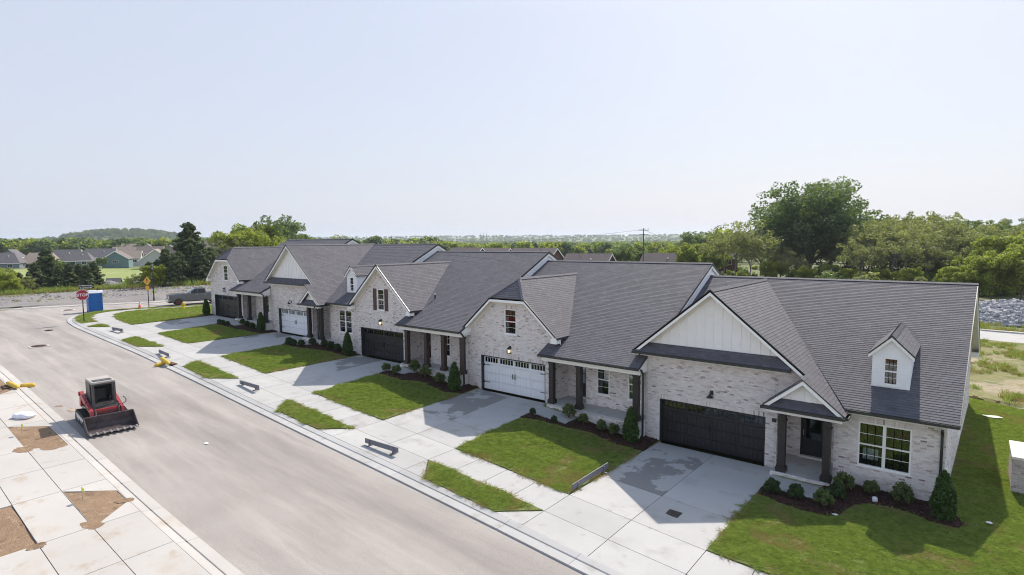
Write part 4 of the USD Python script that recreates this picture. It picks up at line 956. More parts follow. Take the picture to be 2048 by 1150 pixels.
    if u != 5:
        gp = Polygon([(26.0, yz(26.0, .12)), (26.0, g+1.5), (42.6, g+1.5), (42.6, yz(42.6, .12)), (YR, yz(YR, .12))]); m = MB(); wall_panel(m, gp, (xr+.02, 0, 0), (0, 1, 0), (1, 0, 0), .1)
        zz = g+3.5
        while zz < g+RZ: hw = (g+RZ-.15-zz)/MS; m.box(xr+.0205, xr+.034, max(YR-hw, 26.0), min(YR+hw, 42.6), zz, zz+.02); zz += .15
        obj('gable_siding', m, MAT['white_siding'], h)
        for y0, y1 in ((26.4, YR), (YR, 43.3)):
            blk.prism([(xre-.01, y0, yz(y0, .12)), (xre-.01, y1, yz(y1, .12)), (xre-.01, y1, yz(y1, -.016)), (xre-.01, y0, yz(y0, -.016))], (.035, 0, 0))
            white.prism([(xre-.04, y0, yz(y0, .12)), (xre-.04, y1, yz(y1, .12)), (xre-.04, y1, yz(y1, .30)), (xre-.04, y0, yz(y0, .30))], (.03, 0, 0)); white.prism([(xr+.03, y0, yz(y0, .115)), (xr+.03, y1, yz(y1, .115)), (xre-.045, y1, yz(y1, .115)), (xre-.045, y0, yz(y0, .115))], (0, 0, -.02))
    else:
        # right side wall, slightly skewed as it runs back
        sdv = np.array([skew, 1, 0]); sdv /= np.linalg.norm(sdv); ndv = np.array([sdv[1], -sdv[0], 0]); L = (YREAR-YW)/sdv[1]; o = np.array([xr, YW, 0])
        pol = Polygon([(0, bb-.3), (L, bb-.3), (L, g+3.2), (0, g+3.2)]); wall_panel(back, pol, o, sdv, ndv); brk += bricks(pol, o, sdv, ndv, seed=99, base=g)
        gp = Polygon([(0, g+3.2), (L, g+3.2), (L, yz(YREAR, .12)), ((YR-YW)/sdv[1], yz(YR, .12)), (0, yz(YW, .12))]); m = MB(); wall_panel(m, gp, o+ndv*.012, sdv, ndv, .1)
        zz = g+3.35
        while zz < g+RZ-.3:
            hw = (g+RZ-.2-zz)/MS; s0 = max(YR-hw, YW)-YW; s1 = min(YR+hw, YREAR)-YW; a = o+sdv*s0+ndv*.0125; m.obox(a+np.array([0, 0, zz]), sdv*(s1-s0), ndv*.013, (0, 0, .02)); zz += .15
        obj('gable_siding', m, MAT['white_siding'], h)
        for y0, y1 in ((25.05, YR), (YR, 43.3)):
            e0, e1 = skew*(y0-25.05), skew*(y1-25.05)
            blk.prism([(e0-.01, y0, yz(y0, .12)), (e1-.01, y1, yz(y1, .12)), (e1-.01, y1, yz(y1, -.016)), (e0-.01, y0, yz(y0, -.016))], (.03, 0, 0))
            white.prism([(e0-.035, y0, yz(y0, .12)), (e1-.035, y1, yz(y1, .12)), (e1-.035, y1, yz(y1, .34)), (e0-.035, y0, yz(y0, .34))], (.03, 0, 0))
            cream.prism([(e0-.37, y0, yz(y0, .125)), (e1-.37, y1, yz(y1, .125)), (e1-.04, y1, yz(y1, .125)), (e0-.04, y0, yz(y0, .125))], (0, 0, -.02))
        white.prism([(.70, 42.6, yz(43.3, .12)), (.70, 43.3, yz(43.3, .12)), (.70, 43.3, yz(43.3, .42)), (.70, 42.6, yz(43.3, .42))], (-.4, 0, 0))
    # rear wall, interior floor so that no light passes through
    m = MB(); m.box(xl+.01, xr-.01+(skew*17.4 if u == 5 else 0), YREAR-.12, YREAR, g-.6, g+3.2); obj('rear_wall', m, MAT['mortar'], h)
    # roof furniture
    if u in (2, 3):
        vx, vy = {2: (-38.9, 27.7), 3: (-29.45, 27.6)}[u]; zf = (main if u == 2 else (lambda x, y: max(main(x, y), pR(x, y))))(vx, vy)
        m = MB(); m.cyl((vx, vy, zf-.05), (vx, vy, zf+.30), .055, .055, 10); v = obj('vent_pipe', m, MAT['black_metal'], h); obj('vent_cap', MB().cyl((vx, vy, zf+.30), (vx, vy, zf+.36), .07, .07, 10), MAT['vent_white'], v)
    if u == 5:
        obj('number_plate', MB().box(-6.32+.02, -5.98-.15, YW-.035, YW-.012, g+1.98, g+2.14), MAT['black_metal'], h)
    for m in dk.items: obj('roof', m, MAT['roof_slate'], h)
    obj('wall', back, MAT['mortar'], h)
    for nm, mu, mt in (('trim', white, 'white_paint'), ('soffit', cream, 'cream_soffit'), ('drip_edge', blk, 'black_metal')):
        for m in mu.items: obj(nm, m, MAT[mt], h)
    if u == 5: individual(roof_pieces, 'shingle', MAT['shingle'], h, 300, 'shingles'); individual(brk, 'brick', MAT['brick'], h, 300, 'bricks', full=True)
    else: obj('shingles', pour(roof_pieces), MAT['shingle'], h, kind='stuff'); obj('bricks', pour(brk), MAT['brick'], h, kind='stuff')
    return h

def front_door(h, x0, x1, z0, z1, y):
    m = MB(); m.box(x0, x0+.06, y-.01, y+.14, z0, z1); m.box(x1-.06, x1, y-.01, y+.14, z0, z1); m.box(x0+.06, x1-.06, y-.008, y+.14, z1-.06, z1)
    m.box(x0+.06, x1-.06, y+.06, y+.11, z0, z0+.75); m.box(x0+.06, x0+.20, y+.06, y+.11, z0+.75, z1-.06); m.box(x1-.20, x1-.06, y+.06, y+.11, z0+.75, z1-.06); m.box(x0+.20, x1-.20, y+.06, y+.11, z1-.2, z1-.06)
    m.box(x0+.2, x1-.2, y+.045, y+.06, z0+.12, z0+.62); d = obj('front_door', m, MAT['black_door'], h)
    obj('pane', MB().box(x0+.20, x1-.20, y+.08, y+.088, z0+.75, z1-.2), MAT['glass'], d); obj('handle', MB().box(x0+.10, x0+.13, y+.0, y+.06, z0+.9, z0+1.15), MAT['steel_worn'], d)
    obj('room', MB().box(x0, x1, y+.9, y+.92, z0, z1), MAT['room_dark'], d); obj('sill', MB().box(x0-.05, x1+.05, y-.12, y+.02, z0-.085, z0-.002), MAT['mortar'], d)
for u in (5, 4, 3, 2, 1): townhouse(u)

# ------------------------------------------------------------------ plants
def leaf_cloud(mb, r, centres, radii, n, size, flat=.8, squash=1.0, tones=None, elong=1.4, up=.35):
    """n small leaf faces scattered in each clump; leaves lie loosely outward and upward."""
    centres = np.asarray(centres, float); K = len(centres); radii = np.broadcast_to(np.asarray(radii, float), (K,))
    n = np.broadcast_to(np.asarray(n, int), (K,)); ci = np.repeat(np.arange(K), n); N = len(ci)
    d = r.normal(size=(N, 3)); d /= np.linalg.norm(d, axis=1, keepdims=True); rad = r.uniform(.35, 1, N)**.6
    p = centres[ci]+d*(radii[ci]*rad)[:, None]*np.array([1, 1, flat])
    nr = d*.7+r.normal(size=(N, 3))*.6+np.array([0, 0, up]); nr /= np.linalg.norm(nr, axis=1, keepdims=True)
    a = np.cross(nr, r.normal(size=(N, 3))); a /= np.linalg.norm(a, axis=1, keepdims=True); b = np.cross(nr, a)
    s = (size*r.uniform(.6, 1.35, N))[:, None]
    v = np.stack([p-a*s*elong/2, p-b*s/2, p+a*s*elong/2, p+b*s/2], 1).reshape(-1, 3)
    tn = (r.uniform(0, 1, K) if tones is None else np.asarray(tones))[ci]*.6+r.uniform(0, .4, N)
    return mb.arr(v, np.arange(4*N).reshape(N, 4), np.repeat(tn, 4))

def limb(mb, p0, p1, r0, r1, r, n=7, segs=4, bend=.08):
    p0, p1 = np.asarray(p0, float), np.asarray(p1, float); L = np.linalg.norm(p1-p0); pts = [p0]
    for k in range(1, segs): t = k/segs; pts.append(p0+(p1-p0)*t+r.normal(size=3)*bend*L*np.array([1, 1, .4])*math.sin(PI*t))
    pts.append(p1)
    for k in range(segs): mb.cyl(pts[k], pts[k+1], r0+(r1-r0)*k/segs, r0+(r1-r0)*(k+1)/segs, n, caps=(k == segs-1))
    return pts

def make_tree(name, label, loc, seed, H=12., W=8., trunk_h=3., r0=.22, nlimb=9, clumps=60, per=110, leaf=.3, mat='leaf_green', bark='bark', top=.55, gap=.0, flat=.75, group=None, low=.25, twigs=0, crad=.17, lean=0.0):
    """A broadleaf tree: tapered trunk, forking limbs that carry leaf clumps spread unevenly through the crown."""
    r = np.random.default_rng(seed); t = thing(name, label, 'tree', loc, group=group, local=True)
    tk = MB(); cz = trunk_h+(H-trunk_h)*.5; top_pt = np.array([lean*H*.2, 0, H*.72])
    limb(tk, (0, 0, -.3), top_pt, r0, r0*.25, r, 9, 6, .03)
    ends = []
    for k in range(nlimb):
        az = k*2.399+r.uniform(-.4, .4); z0 = trunk_h*.75+(H*.62-trunk_h*.75)*(k/nlimb)*r.uniform(.8, 1.1); zf = r.uniform(.25, 1.0)
        el = z0+(H-z0)*r.uniform(.25, .8); rr = W/2*r.uniform(.45, .92)*math.sqrt(max(.15, 1-((el-cz)/(H*.62))**2))
        e = np.array([math.cos(az)*rr, math.sin(az)*rr, el]); b = top_pt*(z0/(H*.72)); pts = limb(tk, b, e, r0*.42, r0*.07, r, 6, 4, .07)
        for q in range(2+twigs):
            f = pts[r.integers(2, 4)]; e2 = f+(e-f)*.6+np.clip(r.normal(size=3), -1.2, 1.2)*W*.10; e2[2] = min(e2[2], H*.9); limb(tk, f, e2, r0*.14, r0*.03, r, 4, 2, .08); ends.append(e2)
        ends.append(e)
    obj('trunk', tk, MAT[bark], t)
    C = []; 
    while len(C) < clumps:
        if r.random() < .5 and ends: c = ends[r.integers(len(ends))]+r.normal(size=3)*W*.09
        else:
            d = r.normal(size=3); d /= np.linalg.norm(d); d[2] = abs(d[2])*.9-.35 if r.random() < .8 else d[2]
            c = np.array([0, 0, trunk_h+(H-trunk_h)*(1-top)])+d*np.array([W/2, W/2, (H-trunk_h)*top*1.0])*r.uniform(.6, .93)
        if c[2] < trunk_h*(1-low)+.3 or c[2] > H*.97 or np.hypot(c[0], c[1]) > W*.55: continue
        if gap and meshkit.noise(np.array([c/(W*.22)]), seed)[0] < gap: continue
        C.append(c)
    C = np.array(C); rad = W*crad*r.uniform(.6, 1.25, len(C))
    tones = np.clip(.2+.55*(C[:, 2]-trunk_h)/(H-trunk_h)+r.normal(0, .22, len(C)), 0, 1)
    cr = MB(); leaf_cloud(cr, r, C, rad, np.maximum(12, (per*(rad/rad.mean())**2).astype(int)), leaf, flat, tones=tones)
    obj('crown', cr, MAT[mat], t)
    return t

def make_conifer(name, label, loc, seed, H=13., W=7., mat='leaf_conifer', n=15, leaf=.28, group=None, density=1.0):
    r = np.random.default_rng(seed); t = thing(name, label, 'tree', loc, group=group, local=True)
    tk = MB(); tk.cyl((0, 0, -.3), (0, 0, H*.95), .2*H/13, .03, 8); C, R, N, TN = [], [], [], []
    for k in range(n*5):
        z = H*(.06+.9*(k/(n*5))**.9); w = W/2*(1-z/H)**.8*r.uniform(.55, 1.15)+.15; az = k*2.399+r.uniform(-.3, .3)
        e = np.array([math.cos(az)*w, math.sin(az)*w, z+.05*w]); tk.cyl((0, 0, z-.25*w*.3), e, .05, .012, 4, caps=False); tn = r.uniform(0, 1)
        for f in (.45, .75, 1.0):
            C.append(e*np.array([f, f, 1])+r.normal(size=3)*.12); R.append(.30+.30*w*f*.5); N.append(int(26*density*(1+w*.5))); TN.append(tn)
    C.append((0, 0, H*.97)); R.append(.3); N.append(25); TN.append(.7)
    obj('trunk', tk, MAT['bark'], t); cr = MB(); leaf_cloud(cr, r, C, R, N, leaf, .45, tones=TN, elong=2.0, up=.2); obj('crown', cr, MAT[mat], t)
    return t

def make_arborvitae(name, label, loc, seed, H=2.0, W=.95, group=None):
    r = np.random.default_rng(seed); t = thing(name, label, 'shrub', loc, group=group, local=True)
    tk = MB(); tk.cyl((0, 0, -.1), (0, 0, H*.8), .035, .01, 6); obj('trunk', tk, MAT['bark'], t)
    K = 150; z = r.uniform(0.02, 1, K)**.9; prof = np.where(z < .22, .82+.8*z, np.clip(1.03*(1-((z-.22)/.80)**1.5), .04, 1)); az = r.uniform(0, 2*PI, K)
    C = np.c_[np.cos(az)*prof*W/2*.78, np.sin(az)*prof*W/2*.78, z*H*.95+.04]
    cr = MB(); leaf_cloud(cr, r, C, .10+.04*r.random(K), 55, .055, 1.35, elong=2.6, up=.6)
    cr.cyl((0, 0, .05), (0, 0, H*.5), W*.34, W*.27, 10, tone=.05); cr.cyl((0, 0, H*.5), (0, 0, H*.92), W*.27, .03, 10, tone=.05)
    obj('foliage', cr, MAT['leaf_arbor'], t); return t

def make_bush(name, label, loc, seed, H=.75, W=.8, mat='leaf_shrub', leaf=.06, group=None, loose=False):
    r = np.random.default_rng(seed); t = thing(name, label, 'shrub', loc, group=group, local=True)
    st = MB()
    for k in range(9 if loose else 6):
        az = k*2.4; e = np.array([math.cos(az)*W*.3, math.sin(az)*W*.3, H*r.uniform(.6, 1.0)]); st.cyl((0, 0, -.05), e, .014, .005, 5, caps=False)
    obj('stem', st, MAT['bark'], t)
    K = 34 if loose else 46; d = r.normal(size=(K, 3)); d /= np.linalg.norm(d, axis=1, keepdims=True); d[:, 2] = np.abs(d[:, 2])*1.2-.25
    C = np.array([0, 0, H*.42])+d*np.array([W/2*.75, W/2*.75, H*.48])*r.uniform(.55, 1.15 if loose else 1.08, (K, 1)); C[:, 2] = np.maximum(C[:, 2], .06)
    cr = MB(); leaf_cloud(cr, r, C, (.11 if loose else .13)*W/.8, 40 if loose else 60, leaf*(1.25 if loose else 1), .9, elong=1.7, up=.4)
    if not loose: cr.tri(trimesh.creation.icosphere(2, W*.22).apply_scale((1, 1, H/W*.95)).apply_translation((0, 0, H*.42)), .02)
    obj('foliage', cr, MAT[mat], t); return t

def gz(x, y): return float(G(x, y))
arb = make_arborvitae('arborvitae', 'tallest cone shaped evergreen at the right corner of the right end house', (-.33, 24.35, gz(-.33, 24.35)+.05), 1, 1.64, .72)
for x, y, s, l in ((-12.36, 24.25, 1.0, 'cone shaped evergreen in the mulch left of the black right end garage door'), (-24.05, 24.0, 1.02, 'cone shaped evergreen beside the porch post left of the near white garage door'),
                   (-35.9, 24.65, 1.02, 'cone shaped evergreen before the twin window left of the middle black garage door'), (-48.5, 24.45, 1.0, 'cone shaped evergreen left of the far white garage door'), (-60.5, 24.85, .95, 'cone shaped evergreen at the far left house corner')):
    dup(arb, (x, y, gz(x, y)+.05), s*3, s, label=l)
b_round = make_bush('bush', 'round dark bush beside the driveway of the right end house', (-5.5, 22.62, gz(-5.5, 22.6)+.05), 3, .55, .60)
b_loose = make_bush('bush', 'tall loose bush under the twin window of the right end house, beside the white stub', (-1.55, 24.75, gz(-1.5, 24.8)+.05), 4, .82, .82, 'leaf_green', .05, loose=True)
for x, y, k, s, l in ((-4.7, 22.68, 0, 1.0, 'round dark bush on the street side of the walk to the right end porch'), (-3.4, 24.55, 1, .98, 'reddish dark loose bush right of the right end porch step'), (-3.5, 23.7, 0, 1.05, 'dense bush next to the walk corner of the right end house'),
        (-3.75, 22.6, 1, .85, 'light green bush at the lawn edge before the right end porch'), (-2.55, 24.9, 1, .72, 'low bush under the left half of the big twin window'),
        (-17.6, 23.35, 0, .62, 'small bush at the driveway corner beside the near white garage'), (-15.95, 24.3, 1, .95, 'leafy bush before the middle porch post next to the near white garage'), (-16.15, 23.25, 0, .6, 'small round bush at the walk end by the near white garage'), (-15.0, 24.2, 1, .75, 'bush before the brick porch base, left of two alike'), (-14.0, 24.3, 1, .72, 'bush before the brick porch base, under the front window'), (-13.35, 24.35, 1, .78, 'bush before the brick porch base, nearest the right downspout'),
        (-29.55, 23.2, 1, .8, 'loose bush beside the walk to the porch with four brown posts, left one'), (-28.6, 23.25, 1, .82, 'loose bush beside the walk to the porch with four brown posts, right one'), (-28.2, 24.45, 1, 1.0, 'bush before the second brown post'), (-26.95, 24.25, 1, 1.0, 'bush before the third brown post'), (-25.55, 24.2, 1, .95, 'bush before the brick base left of the fourth brown post'),
        (-41.3, 23.0, 0, 1.0, 'first of the round bushes from the far white garage driveway'), (-40.6, 22.98, 0, .92, 'second of the round bushes from the far white garage driveway'), (-40.0, 23.3, 0, .95, 'third of the round bushes from the far white garage driveway'), (-39.75, 24.1, 0, 1.05, 'round bush before the right post of the far white gabled porch'), (-38.9, 24.6, 0, 1.0, 'leftmost bush of the dark hedge under the far twin window'), (-38.2, 24.7, 0, 1.05, 'middle bush of the dark hedge under the far twin window'), (-37.4, 24.75, 0, 1.05, 'right bush of the dark hedge under the far twin window'),
        (-53.5, 23.05, 0, .75, 'small bush beside the farthest driveway, left of three'), (-52.9, 23.1, 0, .75, 'small bush beside the farthest driveway, middle of three'), (-52.2, 23.2, 0, .72, 'small bush beside the farthest driveway, right of three'), (-51.6, 24.3, 0, .95, 'bush between the posts of the farthest porch'), (-50.9, 24.35, 0, .9, 'bush before the brick base of the farthest porch'), (-50.0, 24.4, 0, .95, 'bush left of the farthest porch evergreen')):
    dup((b_round, b_loose)[k], (x, y, gz(x, y)+.05), x*3.1, s, label=l)

# lawns: blades in tufts, scattered over the sod
def tuft(r, n, h, w, spread, lean=.6):
    mb = MB(); P = r.uniform(-spread, spread, (n, 2)); az = r.uniform(0, 2*PI, n); hh = h*r.uniform(.55, 1.2, n); ln = r.normal(0, lean, (n, 2))*hh[:, None]
    a = np.c_[np.cos(az), np.sin(az)]*w/2; z0 = np.zeros(n)-.01
    v = np.stack([np.c_[P-a, z0], np.c_[P+a, z0], np.c_[P+ln*.5+a*.7, hh*.6], np.c_[P+ln, hh], np.c_[P+ln*.5-a*.7, hh*.6]], 1).reshape(-1, 3)
    return mb.arr(v, np.arange(5*n).reshape(n, 5), np.repeat(r.uniform(0, 1, n), 5))
def instancer(name, protos, pts, rots, scales, ids, label, cat='grass', kind='stuff'):
    p = path_for('/World', name); pi = UsdGeom.PointInstancer.Define(stage, p); UsdGeom.Scope.Define(stage, p+'/prototypes'); rel = []
    for nm, mb, mat in protos:
        t = obj(nm, mb, MAT[mat], Thing(p+'/prototypes', 0, None)); rel.append(t.path)
    pi.CreatePrototypesRel().SetTargets([Sdf.Path(q) for q in rel]); n = len(pts)
    pi.CreatePositionsAttr(Vt.Vec3fArray.FromNumpy(np.asarray(pts, np.float32))); pi.CreateProtoIndicesAttr(Vt.IntArray.FromNumpy(np.asarray(ids, np.int32)))
    pi.CreateOrientationsAttr(Vt.QuathArray([Gf.Quath(float(math.cos(a/2)), 0, 0, float(math.sin(a/2))) for a in rots]))
    pi.CreateScalesAttr(Vt.Vec3fArray.FromNumpy(np.repeat(np.asarray(scales, np.float32)[:, None], 3, 1)))
    tag(pi.GetPrim(), label, cat, None, kind)
def scatter(poly, density, r):
    out = []
    for p in polys(poly):
        x0, y0, x1, y1 = p.bounds; n = int((x1-x0)*(y1-y0)*density); q = np.c_[r.uniform(x0, x1, n), r.uniform(y0, y1, n)]
        out.append(q[shapely.contains_xy(p, q[:, 0], q[:, 1])])
    return np.vstack(out)
rg = np.random.default_rng(12)
q = scatter(lawn_all.buffer(-.045).intersection(sbox(-62, 10, 9, 46)), 62, rg); qf = scatter(lawn_all.intersection(sbox(-80, 10, -62, 60)), 22, rg); q = np.vstack([q, qf])
q = q[(q[:, 0] < 6) & (q[:, 1] < 46) | (q[:, 0] < -60)]
nz = meshkit.fbm(np.c_[q*1.05, 0*q[:, 0]], 4, 77); nz2 = meshkit.fbm(np.c_[q*.30, 0*q[:, 0]], 3, 78)
edge_d = shapely.distance(lawn_all.boundary, shapely.points(q))
straw = (nz > .565+.09*(nz2 < .5)) | ((edge_d < .22) & (rg.random(len(q)) < .72))
keepm = ~(straw & (rg.random(len(q)) < .35)); q, straw = q[keepm], straw[keepm]
ids = np.where(straw & (rg.random(len(q)) < .8), 2, rg.integers(0, 2, len(q)))
zq = G(q[:, 0], q[:, 1])+.035
instancer('lawn_grass', [('tuft', tuft(rg, 70, .038, .016, .15, 2.6), 'grass_blade'), ('tuft', tuft(rg, 60, .045, .016, .14, 2.2), 'grass_blade'), ('tuft', tuft(rg, 55, .032, .014, .15, 2.6), 'grass_straw')],
          np.c_[q, zq], rg.uniform(0, 2*PI, len(q)), rg.uniform(.8, 1.25, len(q))*np.clip(.55+1.1*meshkit.fbm(np.c_[q*2.6, 0*q[:, 0]], 3, 79), .5, 1.7), ids, 'short green lawn grass with straw coloured patches')
# rough grass and weeds
def weedy(poly, dens, r, nz_cut, seed):
    q = scatter(poly, dens, r); n = meshkit.fbm(np.c_[q*.22, 0*q[:, 0]], 4, seed); return q[n > nz_cut]
w1 = weedy(Polygon([(-11, 45.3), (1.2, 45.0), (9, 43.8), (13, 70.5), (-22, 71.5), (-22, 50)]), 6, rg, .515, 41)
w2 = weedy(Polygon([(-40, 81.5), (14, 78.5), (14, 84), (-40, 88)]), 3.5, rg, .35, 42)
w3 = weedy(Polygon([(-100, 60), (-98, 50), (-113, 34), (-121, 8), (-132, 8), (-128, 40), (-112, 62)]), 2.6, rg, .30, 43)
w4 = weedy(Polygon([(-84, 0), (-121, -10), (-112, 40), (-95, 50)]), .35, rg, .55, 44)
wq = np.vstack([w1, w2, w3, w4]); ws = np.r_[rg.uniform(.35, .9, len(w1)), rg.uniform(.6, 1.3, len(w2)), rg.uniform(1.2, 2.6, len(w3)), rg.uniform(.4, .9, len(w4))]
instancer('wild_grass', [('tuft', tuft(rg, 40, .42, .03, .30, .35), 'weed'), ('tuft', tuft(rg, 36, .55, .035, .25, .3), 'grass_blade'), ('tuft', tuft(rg, 40, .35, .03, .30, .5), 'grass_straw')], np.c_[wq, TZ(wq[:, 0], wq[:, 1])+.10], rg.uniform(0, 6.28, len(wq)), ws, rg.choice(3, len(wq), p=(.5, .22, .28)), 'tall yellow green wild grass on the rough ground')
# mulch chips, gravel stones and stones of the rubble bank
def chip(r, sx, sy, sz):
    v = np.array([(-1, -1, 0), (1, -1, 0), (1, 1, 0), (-1, 1, 0), (-.7, -.8, 1), (.8, -.6, 1), (.7, .7, 1), (-.8, .8, 1)], float)*np.array([sx, sy, sz])*r.uniform(.8, 1.2, (8, 3))
    return MB().add(v, [(4, 5, 6, 7), (0, 1, 5, 4), (1, 2, 6, 5), (2, 3, 7, 6), (3, 0, 4, 7)])
mq = np.vstack([scatter(p, 70 if u in (5, 4) else 30, rg) for u, p in bed_polys.items()])
instancer('mulch_chips', [('chip', chip(rg, .05, .014, .012), 'mulch'), ('chip', chip(rg, .035, .02, .014), 'brown_wood')], np.c_[mq, G(mq[:, 0], mq[:, 1])+.085], rg.uniform(0, 6.28, len(mq)), rg.uniform(.7, 1.5, len(mq)), rg.integers(0, 2, len(mq)), 'dark wood chips covering the mulch beds', 'mulch')

# ------------------------------------------------------------------ trees behind the houses (measured positions)
def at_dir(px, D):
    """World x, y of the thing seen in column px at depth D metres."""
    a = (px-1024)/FPX; c, s = math.cos(YAW), math.sin(YAW); fx, fy = -s*math.cos(PITCH), c*math.cos(PITCH)
    return (fx+c*a)*D, (fy+s*a)*D
def height_for(py, D, base, px):
    return CAM_Z+(484-(px-1024)*.0088-py)/FPX*D-base
def place(px, D): x, y = at_dir(px, D); return (x, y, Tz(x, y))

p = place(1618, 138)
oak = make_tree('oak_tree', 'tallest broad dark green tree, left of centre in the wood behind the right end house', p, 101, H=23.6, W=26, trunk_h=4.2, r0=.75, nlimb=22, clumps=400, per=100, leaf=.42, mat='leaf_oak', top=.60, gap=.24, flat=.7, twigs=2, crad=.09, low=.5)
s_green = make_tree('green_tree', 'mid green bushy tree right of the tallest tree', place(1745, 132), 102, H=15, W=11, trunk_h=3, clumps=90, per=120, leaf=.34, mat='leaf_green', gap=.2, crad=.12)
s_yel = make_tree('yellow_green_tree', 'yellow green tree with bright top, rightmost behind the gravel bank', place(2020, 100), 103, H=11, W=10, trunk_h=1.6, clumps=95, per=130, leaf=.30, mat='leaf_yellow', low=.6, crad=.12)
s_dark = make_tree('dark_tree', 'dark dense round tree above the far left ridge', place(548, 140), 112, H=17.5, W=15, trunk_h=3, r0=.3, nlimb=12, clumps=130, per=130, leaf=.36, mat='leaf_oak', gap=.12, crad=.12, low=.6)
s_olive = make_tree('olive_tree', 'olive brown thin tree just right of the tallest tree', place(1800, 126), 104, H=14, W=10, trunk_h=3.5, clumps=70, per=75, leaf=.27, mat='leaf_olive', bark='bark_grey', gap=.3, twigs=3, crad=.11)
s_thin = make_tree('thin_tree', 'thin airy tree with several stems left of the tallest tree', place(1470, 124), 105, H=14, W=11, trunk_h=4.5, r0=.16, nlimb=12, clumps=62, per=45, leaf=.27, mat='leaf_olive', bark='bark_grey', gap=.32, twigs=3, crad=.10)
s_con = make_conifer('conifer', 'tall dark conifer left of the houses with layered branches', place(384, 112), 106, H=13.0, W=10.5, n=16)
s_cedar = make_conifer('cedar', 'dark cedar beside the tall conifer, right of the orange sign', place(335, 104), 107, H=7.2, W=4.6, n=11, leaf=.24)
def bare_tree(name, label, loc, seed, H=11):
    r = np.random.default_rng(seed); t = thing(name, label, 'tree', loc, local=True); tk = MB()
    limb(tk, (0, 0, -.3), (.8, 0, H*.6), .22, .10, r, 7, 5, .05)
    for k in range(16):
        az = k*2.4; z0 = H*r.uniform(.2, .6); b = np.array([.8*z0/(H*.6), 0, z0]); e = b+np.array([math.cos(az)*H*.28, math.sin(az)*H*.28, H*r.uniform(.12, .42)]); pts = limb(tk, b, e, .07, .02, r, 5, 4, .12)
        for j in range(3): limb(tk, pts[2+j % 2], pts[2]+r.normal(size=3)*H*.10+np.array([0, 0, H*.08]), .025, .008, r, 4, 2)
    obj('trunk', tk, MAT['bark_grey'], t); C = np.c_[r.normal(0, H*.14, (14, 2)), r.uniform(H*.35, H*.8, 14)]; cr = MB(); leaf_cloud(cr, r, C, .6, 22, .25); obj('crown', cr, MAT['leaf_grey'], t); return t
bare_tree('bare_tree', 'nearly leafless grey tree rising above the far left house', place(452, 118), 108, 12)

def many(src, spec, label_fmt, group=None):
    for k, (px, D, s) in enumerate(spec): dup(src, place(px, D), px*.37, s, label=label_fmt[k] if isinstance(label_fmt, list) else label_fmt.format(ORD[k]), group=group)
ORD = ['first', 'second', 'third', 'fourth', 'fifth', 'sixth', 'seventh', 'eighth', 'ninth', 'tenth', 'eleventh', 'twelfth', 'thirteenth', 'fourteenth', 'fifteenth', 'sixteenth', 'seventeenth', 'eighteenth', 'nineteenth', 'twentieth']
many(s_green, [(1700, 150, 1.12), (1868, 140, 1.05), (1905, 150, 1.1), (1945, 135, 1.05), (1990, 150, 1.0), (1590, 172, .85), (1845, 118, .62), (1760, 165, 1.15), (1720, 140, 1.0), (1800, 150, 1.15), (1835, 160, 1.2), (1925, 128, .9), (1780, 140, .95), (1660, 160, 1.1), (1560, 150, .85), (1690, 145, 1.25), (1725, 150, 1.3), (1640, 150, .75), (1575, 142, .7)], '{} from left of the mid green trees in the wood behind the right end roof')
many(s_olive, [(1775, 118, 1.05), (1830, 135, 1.25), (1868, 128, 1.22), (1735, 122, 1.05), (1812, 116, .9), (1935, 122, 1.0), (1990, 128, 1.05), (1890, 160, 1.3), (1700, 126, .9), (1850, 120, 1.05), (1905, 118, .95), (1755, 130, 1.1), (1795, 138, 1.2), (1960, 130, 1.0)], '{} from left of the olive brown trees behind the right end roof')
many(s_thin, [(1448, 128, 1.0), (1500, 122, 1.02), (1520, 132, .9), (1560, 126, .62), (1590, 120, .55), (1720, 112, .8), (1850, 112, .8), (1785, 110, .85), (1755, 120, 1.05)], '{} from left of the thin many stemmed trees behind the right hand roofs')
many(s_yel, [(1905, 98, .50), (1985, 92, .68), (2045, 90, .85), (1960, 104, .72), (1820, 104, .45), (1545, 122, .50), (1610, 116, .42), (1765, 108, .42), (1700, 112, .40), (2075, 105, 1.1), (1655, 118, .45), (1935, 94, .42)], '{} from left of the yellow green small trees at the foot of the wood')
many(s_oak2 := s_green, [(2030, 215, 1.35), (1995, 225, 1.1)], ['far bluish green tree above the roof at the right edge', 'far bluish green tree just left of the right edge roof'])
many(s_yel, [(1385, 150, .85), (1410, 160, .82), (1350, 165, .8), (1425, 140, .72)], '{} from left of the light green bushy trees beyond the near white garage roof')
many(s_green, [(1245, 165, .62), (1270, 175, .6), (1388, 240, 1.05), (1300, 185, .5)], ['dark green bushy tree behind the roof right of centre', 'smaller dark tree beside the bushy one behind the roof', 'far round tree on the skyline left of the thin trees', 'small tree by the tall power pole'])
